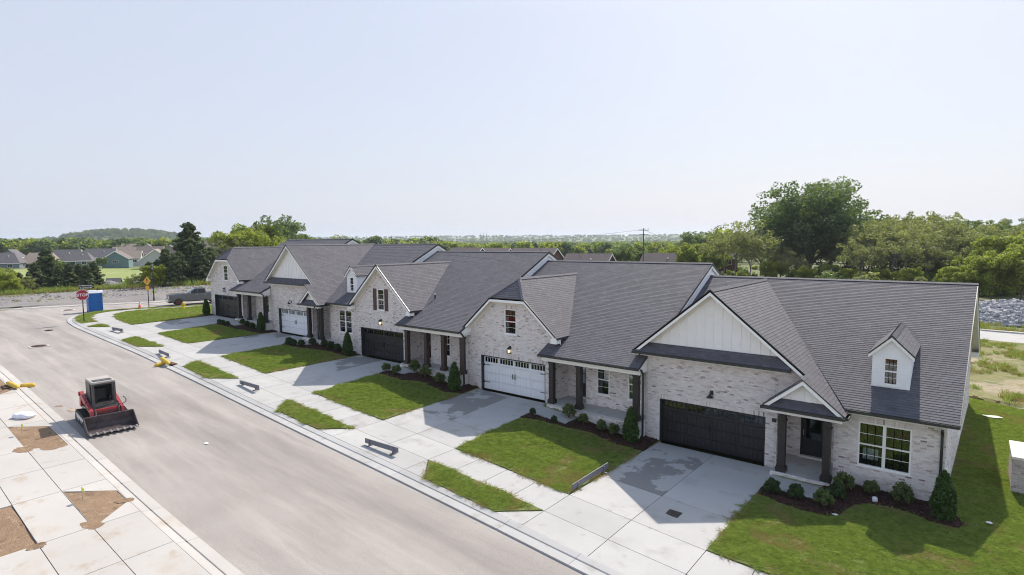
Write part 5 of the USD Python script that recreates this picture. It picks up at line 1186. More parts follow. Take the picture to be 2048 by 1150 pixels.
# left: beyond the cross street
many(s_cedar, [(72, 106, .85), (97, 112, 1.22), (120, 108, .75), (160, 104, .78), (190, 103, .80), (60, 100, .6), (140, 102, .8), (40, 104, .6), (300, 104, .7), (318, 110, .8), (352, 100, .8), (362, 104, .9), (405, 104, 1.1), (425, 106, 1.0), (175, 100, .7)], '{} from left of the dark cedars behind the gravel lot')
many(s_con, [(555, 150, .95)], ['dark dense tree rising behind the far left roof'])
many(s_green, [(575, 150, 1.1), (595, 165, .95), (105, 118, .5), (395, 116, .6), (208, 205, .34), (440, 124, .62)], ['second dark tree above the far left ridge', 'tree right of the dark trees above the far left ridge', 'leafy tree among the cedars behind the stop sign', 'leafy tree behind the pickup truck', 'small lone tree on the bright lawn below the slate houses', 'leafy tree at the foot of the bare tree'])
many(s_yel, [(503, 135, 1.32), (525, 128, 1.15), (480, 126, 1.1), (10, 96, .42), (-15, 100, .55), (25, 92, .3), (310, 98, .38)], ['pale green tree above the far left roof, left of the dark one', 'second pale green tree above the far left roof', 'yellowish tree just right of the bare tree', 'bright yellow bush at the left edge', 'large yellow bush at the very left edge', 'small yellow bush near the left edge', 'yellow green bush by the black post'])
many(s_olive, [(470, 122, .78), (50, 98, .3), (262, 103, .20), (275, 101, .22)], ['olive tree between the bare tree and the far left roof', 'brownish bush before the left cedars', 'olive bush right of the small shed', 'second olive bush right of the small shed'])
many(s_thin, [(620, 190, .8), (655, 200, .85), (680, 205, .95), (665, 215, .9)], '{} from left of the thin trees above the second far roof')
# undergrowth at the foot of the wood, and woods too far to count
def shrub_mass(seed, mat):
    r = np.random.default_rng(seed); mb = MB(); d = r.normal(size=(16, 3)); d /= np.linalg.norm(d, axis=1, keepdims=True); d[:, 2] = np.abs(d[:, 2])
    leaf_cloud(mb, r, np.array([0, 0, .1])+d*np.array([.5, .5, .75])*r.uniform(.4, 1, (16, 1)), .24, 34, .11, .9); return ('bush', mb, mat)
ru = np.random.default_rng(8); up_, us_ = [], []
for _ in range(210):
    px = ru.uniform(1630, 2110); D = ru.uniform(100, 150) if px < 1960 else ru.uniform(96, 130); x, y = at_dir(px, D); up_.append((x, y, Tz(x, y)-.2)); us_.append(ru.uniform(2.2, 5.2))
for _ in range(45): px = ru.uniform(1380, 1630); D = ru.uniform(135, 190); x, y = at_dir(px, D); up_.append((x, y, Tz(x, y)-.2)); us_.append(ru.uniform(1.5, 3.2))
instancer('undergrowth', [shrub_mass(1, 'leaf_green'), shrub_mass(2, 'leaf_yellow'), shrub_mass(3, 'leaf_olive')], up_, ru.uniform(0, 6.28, len(up_)), us_, ru.choice(3, len(up_), p=(.4, .3, .3)), 'dense undergrowth at the foot of the wood behind the right end house', 'undergrowth')
def far_tree(seed, mat):
    r = np.random.default_rng(seed); mb = MB(); d = r.normal(size=(20, 3)); d /= np.linalg.norm(d, axis=1, keepdims=True)
    C = np.array([0, 0, .55])+d*np.array([.34, .34, .32])*r.uniform(.5, 1, (20, 1)); leaf_cloud(mb, r, C, .19, 26, .10, .8); return ('far_tree', mb, mat)
rf = np.random.default_rng(55); P, S, I = [], [], []
def belt(n, px0, px1, d0, d1, s0, s1, pw=1.0, w=(.4, .35, .25)):
    for _ in range(n):
        px = rf.uniform(px0, px1); D = d0*(d1/d0)**(rf.random()**pw); x, y = at_dir(px, D); P.append((x, y, Tz(x, y)-.3)); S.append(rf.uniform(s0, s1)); I.append(rf.choice(3, p=w))
belt(520, -160, 430, 330, 430, 10, 15.5); belt(260, -200, 460, 430, 700, 11, 16)
belt(330, 640, 1480, 300, 520, 7, 12, 1, (.3, .25, .45)); belt(1500, 500, 1700, 520, 1400, 8, 14); belt(5200, 250, 2250, 1300, 4600, 12, 18); belt(300, 1380, 2200, 240, 600, 10, 17)
belt(160, 560, 900, 330, 600, 10, 16); belt(400, 430, 760, 600, 1500, 11, 17)
for _ in range(900):
    u, v = rf.normal(0, .75, 2)
    cx, cy, ax, ay, ro = -1755, 525, 135, 240, math.atan2(.63, .777); x = cx+u*ax*math.cos(ro)-v*ay*math.sin(ro); y = cy+u*ax*math.sin(ro)+v*ay*math.cos(ro); P.append((x, y, Tz(x, y)-1)); S.append(rf.uniform(12, 18)); I.append(rf.choice(2))
instancer('distant_wood', [far_tree(1, 'leaf_green'), far_tree(2, 'leaf_oak'), far_tree(3, 'leaf_yellow')], P, rf.uniform(0, 6.28, len(P)), S, I, 'hazy woodland spreading to the horizon', 'woodland')

# ------------------------------------------------------------------ houses in the distance
def far_house(label, px, D, rot, w, d, wall, rh, wallm, roofm, trim='white_paint', base=None, wins=2, hip=0.0, zoff=0.0, sc=1.0):
    """Gabled house, ridge along its local x; windows on the long side facing local -y and on the local +x gable."""
    x, y = at_dir(px, D); z = (Tz(x, y) if base is None else base)+zoff; t = thing('distant_house', label, 'house', (x, y, z), rot, local=True, scale=sc)
    m = MB(); m.box(-w/2, w/2, -d/2, d/2, -1.5, wall)
    if not hip:
        for s in (-1, 1): m.prism([(s*w/2, -d/2, wall), (s*w/2, d/2, wall), (s*w/2, 0, wall+rh)], (-s*.2, 0, 0))
    obj('wall', m, MAT[wallm], t)
    m = MB(); o = .45; k = rh/(d/2); h = hip
    for s in (-1, 1): m.prism([(-w/2-o, s*(d/2+o), wall-o*k), (w/2+o, s*(d/2+o), wall-o*k), (w/2+o-h, 0, wall+rh), (-w/2-o+h, 0, wall+rh)], (0, 0, .18))
    if h:
        for s in (-1, 1): m.prism([(s*(w/2+o), -(d/2+o), wall-o*k), (s*(w/2+o), d/2+o, wall-o*k), (s*(w/2+o-h), 0, wall+rh)], (0, 0, .18))
    rf_ = obj('roof', m, MAT[roofm], t); obj('vent', MB().box(w*.1, w*.1+.4, -d*.2, -d*.2+.4, wall+rh*.5, wall+rh*.75), MAT['vent_white'], rf_)
    m = MB(); m.box(-w/2-o, w/2+o, -d/2-o-.04, -d/2-o, wall-o*k-.05, wall-o*k+.2)
    if not hip:
        for a in (-1, 1): m.prism([(w/2+o+.01, a*(d/2+o), wall-o*k+.16), (w/2+o+.01, 0, wall+rh+.16), (w/2+o+.01, 0, wall+rh-.25), (w/2+o+.01, a*(d/2+o), wall-o*k-.22)], (.06, 0, 0))
    obj('trim', m, MAT[trim], t)
    for j in range(wins):
        a = -w/2+w*(j+.75)/(wins+.4); f = MB(); f.box(a-.95, a+.95, -d/2-.06, -d/2+.02, .85, 2.35); wf = obj('window', f, MAT['white_paint'], t)
        for q in range(2): obj('pane', MB().box(a-.85+q*.88, a-.03+q*.88, -d/2-.08, -d/2-.065, .95, 2.25), MAT['truck_trim'], wf)
    f = MB(); f.box(w/2-.02, w/2+.06, -1.1, 1.1, .9, 2.3); wf = obj('window', f, MAT['white_paint'], t)
    for q in range(3): obj('pane', MB().box(w/2+.065, w/2+.08, -1.02+q*.7, -.40+q*.7, 1.0, 2.2), MAT['truck_trim'], wf)
    obj('door', MB().box(-w*.32, -w*.32+1.9, -d/2-.07, -d/2+.02, 0, 2.2), MAT['truck_trim'], t)
    return t
HR = math.radians(64)      # these houses turn a long side or a gable towards the street
def lefthouse(label, px, D, ypx, rot, *a, **k): x, y = at_dir(px, D); return far_house(label, px, D, rot, *a, base=CAM_Z-(ypx-(484-(px-1024)*.0088))/FPX*D, sc=.80, **k)
lefthouse('slate blue house with grey hip roof at the left edge', 18, 205, 538, HR, 12, 11, 2.9, 4.3, 'house_slate', 'roof_slate', hip=3.5)
lefthouse('blue gabled house behind the left edge house', 30, 245, 528, HR+1.57, 11, 10, 3.6, 4.2, 'house_slate', 'roof_slate')
lefthouse('red brick house with tan roof behind the left cedars', 88, 215, 537, HR, 13, 12, 2.8, 4.6, 'house_redbrick', 'roof_tan', hip=2.5)
lefthouse('red brick house with grey roof, middle of the left group', 140, 225, 532, HR, 11, 12, 3.0, 5.0, 'house_redbrick', 'roof_slate')
lefthouse('low slate house with grey hip roof and white window, middle of the left group', 166, 210, 532, HR, 10, 10, 2.7, 3.9, 'house_slate', 'roof_slate', hip=3.0)
lefthouse('slate house with grey roof behind the teal gabled one', 208, 245, 528, HR, 13, 11, 3.8, 4.4, 'house_slate', 'roof_slate')
lefthouse('teal house showing its gable and white window to the lawn', 240, 222, 529, HR-1.57, 12, 10.5, 3.0, 3.6, 'house_teal', 'roof_brown')
lefthouse('pale blue house right of the teal one', 268, 250, 527, HR, 9, 10, 3.3, 3.6, 'house_pale', 'roof_tan')
lefthouse('house with tan roof just right of the teal gable', 258, 275, 518, HR, 13, 10, 3.5, 3.8, 'house_tan', 'roof_tan')
lefthouse('pale grey house with large gable left of the cedars', 318, 215, 532, HR-1.57, 11, 13, 3.0, 5.0, 'house_pale', 'roof_tan')
lefthouse('brown roofed house behind the large pale gable', 306, 270, 518, HR, 13, 10, 3.4, 4.0, 'house_tan', 'roof_brown')
lefthouse('small far house with pinkish roof and white gable', 266, 330, 506, HR, 10, 9, 3.0, 3.6, 'house_pale', 'roof_tan')
lefthouse('far house with white wall right of the pinkish roof', 300, 320, 507, HR+1.57, 9, 9, 3.2, 3.6, 'house_pale', 'roof_brown')
lefthouse('far tan gabled house left of the tall conifer', 345, 300, 512, HR+1.57, 10, 9, 3.2, 4.0, 'house_tan', 'roof_brown')
lefthouse('far brown roof half hidden by the bare tree', 440, 290, 506, HR, 14, 10, 3.2, 4.0, 'house_redbrick', 'roof_brown')
def ch(label, px, D, top, *a, **k):     # ridge height measured against the skyline
    x, y = at_dir(px, D); w, d, wall, rh = a[1:5]; zt = CAM_Z-(top-(484-(px-1024)*.0088))/FPX*D; far_house(label, px, D, a[0], w, d, wall, rh, *a[5:], base=zt-wall-rh, **k)
ch('far house with grey roof left of centre, over the second ridge', 935, 190, 496, .1, 12, 10, 2.8, 3.6, 'house_redbrick', 'roof_brown')
ch('far roof with pale wall below the field, centre', 985, 205, 497, .2, 14, 10, 2.8, 3.4, 'house_tan', 'roof_brown')
ch('far wide house with chimney-like vent behind the middle ridge', 1070, 175, 497, .1, 15, 11, 2.8, 3.8, 'house_redbrick', 'roof_brown')
ch('brown roofed house right of the middle gable peak', 1178, 158, 508, .1, 13, 11, 2.8, 4.2, 'house_redbrick', 'roof_brown')
ch('brown roofed house behind the tall power pole', 1330, 158, 507, .05, 12, 10, 2.8, 4.0, 'house_redbrick', 'roof_brown')
ch('house with a dark gable behind the light green trees', 1440, 168, 494, .35, 9, 8, 3.0, 3.0, 'house_redbrick', 'roof_brown')
ch('pale roofed house high at the right edge of the wood', 2015, 185, 458, .5, 18, 12, 3.0, 4.5, 'house_tan', 'roof_tan')
ch('low pale shed roof in the far centre field', 1030, 420, 494, .2, 26, 10, 2.8, 1.5, 'house_pale', 'house_pale')

# small dark shed beyond the gravel lot
x, y = at_dir(229, 116); zsd = CAM_Z-(585-491)/FPX*116
t = thing('shed', 'small dark shed with grey pitched roof beyond the gravel pile', 'shed', (x, y, zsd), HR, local=True, scale=.72)
m = MB(); m.box(-1.6, 1.6, -1.7, 1.7, -1, 2.6)
for s in (-1, 1): m.prism([(s*1.6, -1.7, 2.6), (s*1.6, 1.7, 2.6), (s*1.6, 0, 4.0)], (-s*.15, 0, 0))
obj('wall', m, MAT['truck_trim'], t)
m = MB()
for s in (-1, 1): m.prism([(-1.8, s*2.0, 2.4), (1.8, s*2.0, 2.4), (1.8, 0, 4.05), (-1.8, 0, 4.05)], (0, 0, .12))
obj('roof', m, MAT['roof_slate'], t); obj('door', MB().box(-.5, .5, -1.75, -1.70, 0, 2.1), MAT['loader_dark'], t)

# power poles, wires, masts
def power_pole(label, px, D, top):
    x, y = at_dir(px, D); z = Tz(x, y); zt = CAM_Z-(top-(484-(px-1024)*.0088))/FPX*D; t = thing('power_pole', label, 'power pole', (x, y, z))
    m = MB(); m.cyl((x, y, z-1), (x, y, zt), .18, .11, 10); c = obj('pole', m, MAT['pole_wood'], t); dv = np.array([math.cos(YAW), math.sin(YAW), 0])
    for dz in (.5, 1.6): m = MB(); p = np.array([x, y, zt-dz]); m.beam(p-dv*1.3, p+dv*1.3, .11, .12); obj('crossarm', m, MAT['pole_wood'], t)
    for k in (-1.2, -.4, .4, 1.2): m = MB(); p = np.array([x, y, zt-.41])+dv*k; m.cyl(p, p+np.array([0, 0, .35]), .07, .05, 6); obj('insulator', m, MAT['steel_worn'], t)
    return np.array([x, y, zt])
pa = power_pole('tall power pole with crossarms right of centre behind the roofs', 1286, 150, 457); pb = power_pole('far power pole over the second white gable', 786, 240, 472)
x, y = at_dir(1440, 330); pc = np.array([x, y, pa[2]-1.5])
for a, b, l in ((pa, pb, 'thin overhead wire between the two power poles'), (pa, pc, 'thin overhead wire running right from the tall power pole'), (pb, np.array([*at_dir(690, 400), pb[2]-1]), 'thin overhead wire running left from the far power pole')):
    m = MB(); n = 16; pts = [a+(b-a)*k/n-np.array([0, 0, 4*(k/n)*(1-k/n)*np.linalg.norm(b-a)*.022+.3]) for k in range(n+1)]
    for k in range(n): m.cyl(pts[k], pts[k+1], .03, .03, 5, caps=False)
    obj('power_line', m, MAT['truck_trim'], label=l, cat='wire')
for px, tp, l in ((963, 466, 'left of three far hazy radio masts on the horizon'), (968, 464, 'middle of three far hazy radio masts on the horizon'), (974, 465, 'right of three far hazy radio masts on the horizon')):
    D = 1500; x, y = at_dir(px, D); m = MB(); z0 = Tz(x, y); zt = CAM_Z+(484.5-tp)/FPX*D
    for k in range(3): a = k*2.09; m.cyl((x+3*math.cos(a), y+3*math.sin(a), z0), (x, y, zt), .35, .2, 5)
    obj('radio_mast', m, MAT['steel_worn'], label=l, cat='mast')

# ------------------------------------------------------------------ street things
def barrier(label, x, y, rot, L=2.4):
    """Low board set on edge in two feet, used to close a driveway."""
    t = thing('barrier', label, 'barrier', (x, y, gz(x, y)), rot, local=True); m = MB(); m.box(-L/2, L/2, -.02, .02, .12, .34); obj('plank', m, MAT['plank_grey'], t)
    for s in (-1, 1):
        f = MB(); a = s*L*.36; f.box(a-.035, a+.035, -.20, .20, 0, .05); f.box(a-.035, a+.035, -.055, -.021, .05, .30); f.box(a-.035, a+.035, .021, .055, .05, .30); obj('foot', f, MAT['plank_grey'], t)
barrier('low grey board barrier across the farthest driveway', -56.75, 15.95, .10, 2.0); barrier('low grey board barrier beside the yellow filter socks on the kerb', -44.4, 15.2, -.08, 2.3)
barrier('low grey board barrier before the middle black garage driveway', -33.1, 15.8, .03, 2.2); barrier('low grey board barrier before the near white garage driveway', -20.25, 15.5, .05, 2.2); barrier('long grey board barrier along the lawn edge, nearest, lying across the others', -11.45, 19.05, PI/2, 2.75)

def sock(label, p, q):
    m = MB(); n = 8; p, q = np.array(p), np.array(q)
    rads = [.06, .12, .135, .13, .14, .125, .135, .12, .05]
    for k in range(n): m.cyl(p+(q-p)*k/n, p+(q-p)*(k+1)/n, rads[k], rads[k+1], 12, caps=(k in (0, n-1)))
    obj('filter_sock', m, MAT['yellow_sock'], label=label, cat='filter sock', smooth=50)
def gs(x, y, dz): return (x, y, gz(x, y)+dz)
sock('yellow filter sock lying from the kerb into the street, below the crossing one', gs(-42.2, 13.85, -.05), gs(-42.3, 14.75, .12)); sock('yellow filter sock lying along the kerb across another near the rusty inlet', gs(-42.9, 14.5, .26), gs(-41.5, 14.5, .12))
sock('thick yellow filter sock on the far pavement edge, left side', gs(-42.95, 6.5, .14), gs(-41.5, 6.72, .12)); sock('thin yellow filter sock lying in the gutter on the left side', gs(-42.3, 6.95, .0), gs(-42.1, 7.6, -.05))
for x0, y0, y1, l in ((-41.9, 14.66, 14.98, 'rusty storm inlet in the near kerb beside the yellow socks'), (-42.5, 6.22, 6.56, 'rusty storm inlet in the far kerb behind the thick yellow sock')):
    t = thing('storm_inlet', l, 'inlet', gs(x0, y0, 0)); g0 = gz(x0, y0); m = MB(); m.box(x0-.45, x0+.45, y0, y1, g0-.2, g0+.035); obj('hood', m, MAT['rust'], t); m = MB()
    for k in range(6): m.box(x0-.42+k*.15, x0-.34+k*.15, y0-.05, y0-.001, g0-.14, g0-.0); 
    obj('grate', m, MAT['cast_iron'], t)
def manhole(label, x, y, pad=1.0, r=.34, up=.0):
    z = gz(x, y)+ZR-.05; t = thing('manhole', label, 'manhole cover', (x, y, z)); m = MB(); m.cyl((x, y, z-.05), (x, y, z+.04), r+.08, r+.08, 24); obj('frame', m, MAT['cast_iron'], t)
    m = MB(); m.cyl((x, y, z+.04), (x, y, z+.052), r, r, 24)
    for k in range(-3, 4): m.box(x+k*.085-.012, x+k*.085+.012, y-math.sqrt(max(.01, r*r-(k*.085)**2))+.03, y+math.sqrt(max(.01, r*r-(k*.085)**2))-.03, z+.0515, z+.058)
    obj('lid', m, MAT['rust'], t)
    if pad: m = MB(); m.box(x-pad*.85, x+pad*.85, y-pad, y+pad, z-.1, z+.02); obj('collar', m, MAT['concrete_new'], t)
manhole('rusty manhole cover in a pale concrete collar, middle of the street', -54.9, 10.3, .62, .42); manhole('small dark valve cover in the street near the corner', -62.2, 12.42, 0, .22); manhole('manhole cover on the cross street left of the portable toilet', -77.6, 17.3, .7, .36)
def grate(label, x, y, mat, s=.24):
    z = gz(x, y); t = thing('meter_lid', label, 'lid', (x, y, z)); m = MB(); m.box(x-s, x+s, y-s, y+s, z-.05, z+.006); obj('frame', m, MAT[mat], t)
    for k in range(6): obj('bar', MB().box(x-s+.03, x+s-.03, y-s+.035+k*.075, y-s+.075+k*.075, z+.0055, z+.016), MAT[mat], t)
grate('dark square grate in the driveway of the right end house', -7.78, 18.6, 'cast_iron'); grate('pale square lid in the driveway before the near white garage', -19.45, 19.35, 'foundation', .22)

# bag, flags, litter
m = trimesh.creation.icosphere(4, 1.0); v = m.vertices; v = np.sign(v)*np.abs(v)**np.array([.55, .6, .75]); v *= np.array([.48, .30, .13]); v[:, 2] *= 1+.25*meshkit.noise(v*9, 5); v[:, 2] += .018*np.sin(v[:, 0]*14)
edge_n = np.abs(v[:, 0])/.48; v[:, 2] *= 1-.5*edge_n**4; m.vertices = v; m.apply_transform(trimesh.transformations.rotation_matrix(math.radians(35), (0, 0, 1))); m.apply_translation((-35.85, 5.95, gz(-35.85, 5.95)+.10)); obj('cement_bag', MB().tri(m), MAT['bag_white'], label='plump white sack lying on the far pavement left of the loader', cat='sack', smooth=60)
for x, y, l in ((-33.3, 5.4, 'yellow green marker flag in the soil pit behind the loader'), (-24.38, 5.45, 'yellow green marker flag in the near soil pit')):
    z = gz(x, y); t = thing('marker_flag', l, 'flag', (x, y, z)); m = MB(); m.cyl((x, y, z-.1), (x, y, z+.5), .006, .006, 6); obj('wire', m, MAT['steel_worn'], t)
    m = MB(); m.add([(x, y, z+.34), (x+.14, y+.05, z+.32), (x+.15, y+.03, z+.47), (x, y, z+.5), (x, y+.004, z+.34), (x+.14, y+.054, z+.32), (x+.15, y+.034, z+.47), (x, y+.004, z+.5)], [(0, 1, 2, 3), (7, 6, 5, 4), (0, 4, 5, 1), (1, 5, 6, 2), (2, 6, 7, 3), (3, 7, 4, 0)]); obj('flag', m, MAT['flag_yellow'], t)
def scrap(label, x, y, s, mat='sign_white', h=.03, zo=.0):
    r = np.random.default_rng(int(abs(x*100))); z = gz(x, y)+zo; v = [(x+math.cos(a)*s*r.uniform(.6, 1), y+math.sin(a)*s*r.uniform(.4, .8), z+r.uniform(0, h)) for a in np.arange(6)*PI/3]
    obj('paper_scrap', MB().prism(v, (0, 0, .012)), MAT[mat], label=label, cat='litter')
scrap('white scrap of paper on the asphalt, centre of the street', -26.82, 10.72, .16, zo=ZR-.05); scrap('white scrap in the shaded grass before the mulch bed', -3.3, 22.0, .12, zo=.10); scrap('white scrap in the sunny grass right of the house shadow', .92, 25.0, .14, zo=.10); scrap('pale flat scrap on the grass behind the house at right', 1.4, 40.5, .5, 'cap_pale', zo=.1)
m = MB(); x, y = -2.35, 24.3; z = gz(x, y); m.cyl((x, y, z-.05), (x, y, z+.16), .09, .09, 14); m.cyl((x, y, z+.16), (x, y, z+.21), .10, .07, 14); obj('cleanout_cap', m, MAT['vent_white'], label='short white capped pipe in the mulch under the twin window', cat='pipe')

# signs, post, hydrant, cone
x, y = -64.6, 15.55; z = gz(x, y)
t = thing('stop_sign', 'red octagonal stop sign with black street name blades on a black post', 'road sign', (x, y, z)); m = MB(); m.cyl((x, y, z-.2), (x, y, z+3.0), .05, .04, 10); obj('post', m, MAT['black_metal'], t)
vd = np.array([-x, -y, 0.]); vd /= np.linalg.norm(vd); sd = np.array([-vd[1], vd[0], 0])
def disc(name, r, n, a0, zc, off, mat, host, th=.012, cx=0):
    c = np.array([x, y, zc])+vd*off+sd*cx; pts = [c+sd*r*math.cos(a0+2*PI*k/n)+np.array([0, 0, r*math.sin(a0+2*PI*k/n)]) for k in range(n)]; return obj(name, MB().prism(pts, vd*th), MAT[mat], host)
b = disc('border', .53, 8, PI/8, z+2.55, .05, 'sign_white', t); disc('plate', .49, 8, PI/8, z+2.55, .063, 'sign_red', t)
def lettering(host, text, height, centre, right, out, mat, bold=True):
    tm_ = meshkit.text_mesh(text, height, .006, bold); v = np.asarray(tm_.vertices); v[:, 0] -= (v[:, 0].min()+v[:, 0].max())/2; v[:, 1] -= (v[:, 1].min()+v[:, 1].max())/2
    up = np.array([0, 0, 1.]); w = centre+v[:, :1]*right+v[:, 1:2]*up+v[:, 2:3]*out; obj('lettering', MB().arr(w, np.asarray(tm_.faces)), MAT[mat], host)
lettering(t, 'STOP', .25, np.array([x, y, z+2.55])+vd*.078, sd, vd, 'sign_white')
for k, (zc, cx, L) in enumerate(((3.42, .42, .62), (3.20, .48, .58))):
    c = np.array([x, y, z+zc])+sd*(cx-.10); p = MB(); p.obox(c-sd*L-np.array([0, 0, .085]), sd*2*L, vd*.02, np.array([0, 0, .17])); bl = obj('name_blade', p, MAT['black_metal'], t)
    r = np.random.default_rng(k); a = -L+.08
    while a < L-.15: w = r.uniform(.03, .09); obj('mark', MB().obox(c+sd*a+vd*.021-np.array([0, 0, .035]), sd*w, vd*.003, np.array([0, 0, r.uniform(.05, .08)])), MAT['sign_white'], bl); a += w+r.uniform(.015, .05)
obj('post_top', MB().cyl((x, y, z+3.0), (x, y, z+3.52), .028, .028, 8), MAT['black_metal'], t)
x, y = -72.55, 23.6; z = gz(x, y); t = thing('diamond_sign', 'orange yellow diamond warning sign on a black post at the corner', 'road sign', (x, y, z)); vd = np.array([.42, -.91, 0.]); vd /= np.linalg.norm(vd); sd = np.array([-vd[1], vd[0], 0])
obj('post', MB().cyl((x, y, z-.2), (x, y, z+3.2), .05, .04, 10), MAT['black_metal'], t); pl = disc('plate', .52, 4, 0, z+3.05, .05, 'sign_orange', t); disc('lower_plate', .36, 4, PI/4, z+2.25, .05, 'sign_orange', t)
for a, b_, c_, d_ in ((-.03, .03, -.30, .18), (-.10, -.03, .04, .10), (.03, .10, .04, .10)): obj('symbol', MB().obox(np.array([x, y, z+3.05+c_])+vd*.063+sd*a, sd*(b_-a), vd*.004, np.array([0, 0, d_-c_])), MAT['black_metal'], pl)
c = np.array([x, y, z+3.05+.17])+vd*.063; obj('symbol', MB().prism([c-sd*.12, c+sd*.12, c+np.array([0, 0, .17])], vd*.004), MAT['black_metal'], pl)
x, y = -82.9, 27.6; z = Tz(x, y)+.2; t = thing('street_lamp', 'tall thin black street lamp post behind the orange sign', 'street lamp', (x, y, z)); m = MB(); m.cyl((x, y, z-.3), (x, y, z+.5), .12, .09, 12); m.cyl((x, y, z+.5), (x, y, z+4.0), .07, .05, 10); obj('post', m, MAT['black_metal'], t)
m = MB(); m.cyl((x, y, z+4.0), (x, y, z+4.12), .10, .16, 8); m.cyl((x, y, z+4.5), (x, y, z+4.62), .22, .05, 8)
for k in range(4): a = k*PI/2; m.cyl((x+.14*math.cos(a), y+.14*math.sin(a), z+4.1), (x+.17*math.cos(a), y+.17*math.sin(a), z+4.5), .015, .015, 4)
lh = obj('lamp_head', m, MAT['black_metal'], t); obj('pane', MB().cyl((x, y, z+4.12), (x, y, z+4.5), .12, .15, 8), MAT['glass'], lh)
x, y = -68.4, 25.65; z = gz(x, y); t = thing('fire_hydrant', 'yellow fire hydrant before the pickup truck', 'hydrant', (x, y, z)); m = MB()
for a, b_, r0, r1 in ((0, .08, .20, .20), (.08, .14, .13, .13), (.14, .58, .115, .105), (.58, .63, .15, .15), (.63, .76, .13, .07), (.76, .83, .035, .03)): m.cyl((x, y, z+a), (x, y, z+b_), r0, r1, 14)
obj('body', m, MAT['hydrant_yellow'], t)
for dv, r0 in (((1, 0, 0), .085), ((0, -1, 0), .06), ((0, 1, 0), .06)): dv = np.array(dv, float); c = np.array([x, y, z+.44]); m = MB(); m.cyl(c+dv*.08, c+dv*.20, r0, r0, 10); m.cyl(c+dv*.20, c+dv*.235, r0+.02, r0+.015, 6); obj('outlet', m, MAT['hydrant_yellow'], t)
x, y = -72.75, 22.75; z = gz(x, y); t = thing('traffic_cone', 'faded orange traffic cone beside the diamond sign', 'cone', (x, y, z)); m = MB(); m.cyl((x, y, z+.03), (x, y, z+.72), .17, .035, 16); obj('cone', m, MAT['cone_orange'], t, smooth=40); obj('base', MB().box(x-.22, x+.22, y-.22, y+.22, z, z+.035), MAT['cone_orange'], t); obj('collar', MB().cyl((x, y, z+.42), (x, y, z+.56), .104, .076, 16, caps=False), MAT['sign_white'], t)

# portable toilet
x, y = -73.55, 18.75; z = gz(x, y)+ZR-.06; t = thing('portable_toilet', 'blue portable toilet with pale roof at the street corner', 'toilet', (x, y, z), -.10, local=True)
m = MB(); m.box(-.58, .58, -.60, .60, .12, 2.06)
for s in (-1, 1):
    for k in range(4): m.box(-.50+k*.27, -.28+k*.27, s*.60-(.0 if s > 0 else .025), s*.60+(.025 if s > 0 else 0), .22, 1.95); m.box(s*.58-(.0 if s > 0 else .025), s*.58+(.025 if s > 0 else 0), -.52+k*.28, -.29+k*.28, .22, 1.95)
for sx in (-1, 1):
    for sy in (-1, 1): m.box(sx*.56-.05, sx*.56+.05, sy*.58-.05, sy*.58+.05, .1, 2.1)
obj('cabin', m, MAT['potty_blue'], t)
m = MB(); m.box(-.66, .66, -.68, .68, 2.06, 2.14); m.prism([(-.62, -.64, 2.14), (.62, -.64, 2.14), (.5, -.52, 2.30), (-.5, -.52, 2.30)], (0, 1.28, 0)); m.box(-.5, .5, -.5, .5, 2.30, 2.33); r_ = obj('roof', m, MAT['potty_roof'], t); obj('vent_pipe', MB().cyl((.1, .3, 2.2), (.1, .3, 2.58), .05, .05, 10), MAT['truck_trim'], r_)
obj('skid', MB().box(-.64, .64, -.66, .66, 0, .12), MAT['truck_trim'], t); d = obj('door', MB().box(.605, .635, -.42, .42, .2, 1.98), MAT['potty_blue'], t); obj('handle', MB().box(.635, .66, .28, .34, 1.0, 1.2), MAT['truck_trim'], d)

# pickup truck parked on the cross street, nose towards the main street
def wheel(host, x, y, r, w, side, rim='wheel_rust'):
    m = MB(); n = 28
    for a, b_, r0, r1 in ((-w/2, -w/2+.03, r-.03, r), (-w/2+.03, w/2-.03, r, r), (w/2-.03, w/2, r, r-.03)): m.cyl((x+a, y, r), (x+b_, y, r), r0, r1, n)
    ty = obj('wheel', m, MAT['rubber'], host); s = side; m = MB(); m.cyl((x+s*(w/2), y, r), (x+s*(w/2+.012), y, r), r*.64, r*.60, 20); m.cyl((x+s*(w/2+.012), y, r), (x+s*(w/2+.05), y, r), r*.16, r*.13, 12)
    for k in range(6): a = k*PI/3; c, q = math.cos(a), math.sin(a); m.beam((x+s*(w/2+.02), y, r), (x+s*(w/2+.02), y+c*r*.58, r+q*r*.58), .09, .03, up=(1, 0, 0))
    obj('rim', m, MAT[rim], ty)
def hull(pts, r=.05):
    import manifold3d as m3
    sp = trimesh.creation.icosphere(1, r); return trimesh.convex.convex_hull(np.vstack([sp.vertices+np.array(p) for p in pts]))
